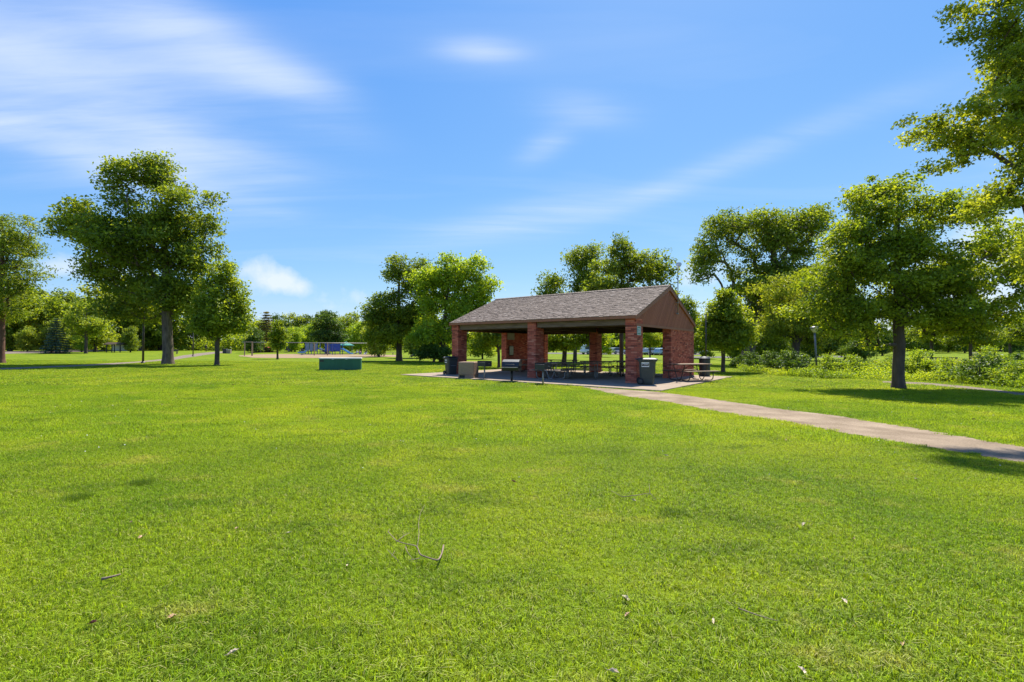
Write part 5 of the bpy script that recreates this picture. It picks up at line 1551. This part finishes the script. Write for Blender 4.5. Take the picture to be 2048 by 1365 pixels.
def car(label, px, dist, rz, paint, sc=1.0, van=False):
    t = thing('parked_car', label, 'car', at(px, dist) + Vector((0, 0, .02)), rz, 'cars parked beyond the lawn')
    h = 0.5 if van else 0.0
    body = [(-2.2, .32), (2.15, .32), (2.2, .62), (1.95, .80), (1.0, .90), (-2.1, .95), (-2.25, .6)]
    MB().prism([(x, -.86, z) for x, z in body], (0, 1.72, 0)).build('body', paint, t, bevel=0.06)
    cab = [(1.05, .90), (.35, 1.38 + h * .6), (-1.2, 1.42 + h), (-2.0, 1.30 + h), (-2.12, .94)]
    c = MB().loft([[(x, y * (1 - .16 * (z - .9)), z) for x, z in cab] for y in (-.80, .80)]).build('cabin', paint, t, bevel=0.03)
    for s in (-1, 1):
        gl = [(.82, .96), (.30, 1.30 + h * .55), (-1.2, 1.34 + h * .9), (-1.85, 1.22 + h * .9), (-1.95, .98)]
        MB().prism([(x, s * (.812 - .12 * (z - .9)), z) for x, z in gl], (0, s * .012, 0)).build('side_window', BLACKPL, c)
        for x in (-1.4, 1.35):
            w = MB().lathe([(.10, -.1), (.31, -.1), (.33, -.06), (.33, .06), (.31, .1), (.10, .1)], 16, axis='Y').build('wheel', RUBBER, t); w.location = (x, s * .80, .33)
            MB().lathe([(.02, -.105), (.2, -.104), (.2, .104), (.02, .105)], 12, axis='Y').build('rim', METAL, w)
    t.scale = (sc, sc, sc)


CW = noisy('car_white', (.62, .63, .64), (.70, .71, .72), 2, .25); CS = noisy('car_silver', (.34, .36, .38), (.42, .44, .46), 2, .25, metal=.5)
CB = noisy('car_blue', (.02, .03, .11), (.03, .045, .15), 2, .25); CK = noisy('car_black', (.012, .012, .014), (.02, .02, .022), 2, .25); CR = noisy('car_red', (.30, .06, .04), (.40, .09, .06), 2, .3); CL = noisy('car_pale_blue', (.30, .40, .55), (.38, .48, .62), 2, .25)
car('white van parked behind the pavilion, seen left of the rear pier', 1184, 96, 0.4, CW, 1.1, True)
car('silver car seen just right of the rear pier', 1236, 99, 0.5, CS)
car('pale car seen through the right bay, leftmost of the row', 1290, 96, 0.45, CW)
car('silver car in the middle of the row seen through the right bay', 1306, 93, 0.45, CS)
car('dark blue car seen beside the right end wall', 1321, 95, 0.45, CB)
car('pale blue car half hidden by the right end wall', 1330, 91, 0.45, CL)
car('white car parked beyond the thin pole right of the end wall', 1396, 100, 0.3, CW)
car('reddish vehicle parked behind the swing frame', 528, 116, 0.1, CR, 1.1, True)
car('black car parked left of the play structures', 592, 116, 0.1, CK, 1.0)

ra = thing('timber_rail', 'low row of timber posts with a rail on the far right lawn', 'rail', at(1876, 66), 0.05)
for k in range(10): MB().box(-2.8 + k * .62 - .09, -2.8 + k * .62 + .09, -.09, .09, -.05, .42).build('post', WOODP, ra)
MB().box(-2.95, 2.95, -.04, .04, .30, .40).build('rail', BROWNPIPE, ra)
ki = thing('notice_kiosk', 'small grey kiosk between the two trees on the far right lawn', 'kiosk', at(1951, 63), 0.0)
MB().box(-.60, .60, -.05, .05, .30, .86).build('board', LAMPG, ki); MB().box(-.62, .62, -.07, .07, .12, .27).build('sill', PALE, ki)
for x in (-.66, .66): MB().box(x - .05, x + .05, -.06, .06, -.05, 1.0).build('post', WOODP, ki)
MB().prism([(-.8, -.3, 1.0), (-.8, 0, 1.14), (-.8, .3, 1.0)], (1.6, 0, 0)).build('roof', BROWNPIPE, ki)

# ------------------------------------------------------------------ things lying on the lawn
TWIG = noisy('twig_bark', (0.10, 0.065, 0.042), (0.30, 0.22, 0.155), 14, 0.85, 0.4, 40)


def lying(label, name, lines, rad, cat='branch'):
    """a fallen branch: photo pixel polylines laid on the grass, thinning to the tip"""
    p0 = gpt(*lines[0][0]); t = thing(name, label, cat, p0)
    for li, (ln, r, lift) in enumerate(zip(lines, rad[0], rad[1])):
        pts = []
        for i, q in enumerate(ln):
            g = gpt(*q) - p0; k = i / max(1, len(ln) - 1)
            pts.append(Vector((g.x, g.y, g.z + 0.035 + lift * math.sin(k * PI * .9))))
        m = MB().tube(rounded(pts, 0.03, 2) if len(pts) > 2 else pts, [r * (1 - .55 * j / (max(2, (len(pts) - 2) * 3 + 2) - 1)) for j in range((len(pts) - 2) * 3 + 2 if len(pts) > 2 else 2)], 6)
        m.build('stem' if li == 0 else 'twig', TWIG, t, smooth=True)


lying('crooked fallen branch with several bare twigs in the middle foreground', 'fallen_branch',
      [[(887, 1102), (884, 1120), (877, 1138), (868, 1136), (840, 1128), (834, 1108), (811, 1104), (792, 1097), (776, 1076)],
       [(792, 1097), (808, 1086), (820, 1078)], [(834, 1108), (838, 1086), (837, 1064), (841, 1040), (850, 1020)], [(811, 1104), (814, 1120), (827, 1134)], [(776, 1076), (779, 1070)],
       [(840, 1128), (829, 1133), (818, 1134)], [(796, 1133), (783, 1126), (774, 1112)], [(783, 1126), (790, 1114)]],
      ([.006, .0034, .0027, .0034, .0025, .0028, .0025, .002], [.02, .02, .03, .015, .015, .01, .015, .015]))
lying('thin dead twig lying on the lawn right of centre', 'fallen_twig', [[(1245, 1003), (1275, 1001), (1300, 997), (1313, 1012)], [(1300, 997), (1298, 975)], [(1245, 1003), (1222, 990)]], ([.0035, .0026, .0026], [.015, .02, .015]), 'twig')
lying('pale broken stick in the left foreground grass', 'fallen_stick', [[(203, 1171), (222, 1168), (241, 1161)]], ([.009], [.003]), 'stick')
lying('straight pale straw in the lower right grass', 'dry_straw', [[(1477, 1232), (1515, 1248), (1555, 1261)]], ([.0035], [.01]), 'straw')
LEAFDRY = [noisy('dry_leaf_tan', (0.34, 0.21, 0.11), (0.52, 0.37, 0.22), 20, 0.8), noisy('dry_leaf_red', (0.18, 0.05, 0.03), (0.28, 0.10, 0.06), 20, 0.8), noisy('dry_leaf_pale', (0.50, 0.40, 0.27), (0.66, 0.56, 0.42), 20, 0.8)]


def leaf_obj():
    """a curled dry leaf: lobed blade with a raised rim and a stalk"""
    vs, fs = [(0, 0, 0.004)], []
    n = 14
    for k in range(n):
        a = 2 * PI * k / n; r = 0.036 * (1 + 0.28 * math.cos(2 * a)) * (0.78 if k % 2 else 1.05)
        vs.append((r * math.cos(a), r * .75 * math.sin(a), 0.012 + 0.018 * math.sin(a) ** 2 + 0.004 * (k % 3)))
    for k in range(n): fs.append((0, 1 + k, 1 + (k + 1) % n))
    m = MB(); m.add(vs, fs); m.tube([(-.04, 0, .014), (-.065, .006, .022)], .0016, 4)
    return m


lm = [leaf_obj().mesh('dry_leaf', mt) for mt in LEAFDRY]
LITTER = ((262, 1050, 0, .8), (280, 1083, 0, 1.1), (473, 1063, 0, .8), (578, 1073, 2, .8), (695, 1138, 2, .8), (343, 1245, 0, 1.0), (185, 1258, 1, 1.1), (466, 1320, 2, 1.0), (1027, 968, 1, 1.2), (1055, 929, 0, .9),
                                       (1332, 915, 2, 1.3), (1267, 1006, 2, 1.1), (1608, 1056, 2, 1.0), (1707, 1085, 0, .8), (1251, 1205, 2, 1.1), (1255, 1240, 0, .8), (1428, 1254, 2, 1.0), (1690, 1212, 2, 1.0), (1227, 1357, 2, 1.2), (1604, 1356, 2, .9), (1807, 1302, 0, 1.0), (1572, 884, 0, 1.1), (466, 772, 1, 1.6), (566, 768, 1, 1.6), (1948, 842, 1, 1.2), (1832, 962, 2, .8))
ORD += ['twenty-first', 'twenty-second', 'twenty-third', 'twenty-fourth', 'twenty-fifth', 'twenty-sixth', 'twenty-seventh']
for i, (px, py, k, sc) in enumerate(LITTER):
    o = link('dry_leaf', lm[k]); p = gpt(px, py); o.location = p + Vector((0, 0, .018)); o.rotation_euler = (random.uniform(-.3, .3), random.uniform(-.3, .3), random.uniform(0, 6)); sc *= 0.55 if py > 900 else 0.8; o.scale = (sc, sc * random.uniform(.6, 1), sc * .8)
    tag(o, '%s dry leaf, %s from the left of the dry leaves on the lawn' % (['tan', 'dark red', 'pale'][k], ORD[sorted(q[0] for q in LITTER).index(px)]), 'leaf', 'dry leaves on the lawn')

# dark taller clumps in the turf
tD = tuft_mesh('tuft_dark', 9, 420, 0.34, 0.05, 0.105, 0.0032, 0.8)
DARKBLADE = leaf_mat('dark_blade', [(0.0, (0.060, 0.120, 0.010)), (1.0, (0.140, 0.230, 0.014))], 0.35)
tD.materials.clear(); tD.materials.append(DARKBLADE)
for px, py, sc, lab in ((155, 999, .36, 'dark tall grass clump nearest the left edge'), (283, 969, .33, 'dark grass clump to the right of the leftmost clump'), (1345, 1031, .34, 'dark grass clump below the thin twig right of centre')):
    o = link('grass_clump', tD); o.location = gpt(px, py); o.scale = (sc * 1.1, sc * .8, .75); tag(o, lab, 'grass clump', 'dark grass clumps')


def clover():
    rng = np.random.default_rng(77); V, F, n0 = [], [], 0
    for _ in range(300):
        y = rng.uniform(5, 30); x = rng.uniform(-1.1, 1.1) * y
        if any(inside(p, np.array([[x, y]]))[0] for p in EXCL): continue
        z = float(gz(x, y)) + rng.uniform(.035, .055); r = rng.uniform(.004, .010)
        c = [(x + r * math.cos(a), y + r * math.sin(a), z + (.004 if i % 2 else 0)) for i, a in enumerate(np.linspace(0, 2 * PI, 7)[:-1])]
        V += [(x, y, z + .01)] + c
        F += [(n0, n0 + 1 + i, n0 + 1 + (i + 1) % 6) for i in range(6)]; n0 += 7
    tag(link('clover_flowers', np_mesh('clover_flowers', np.array(V), np.array(F), PALE)), 'tiny pale clover heads dotted over the lawn', 'flowers', kind='stuff')


clover()
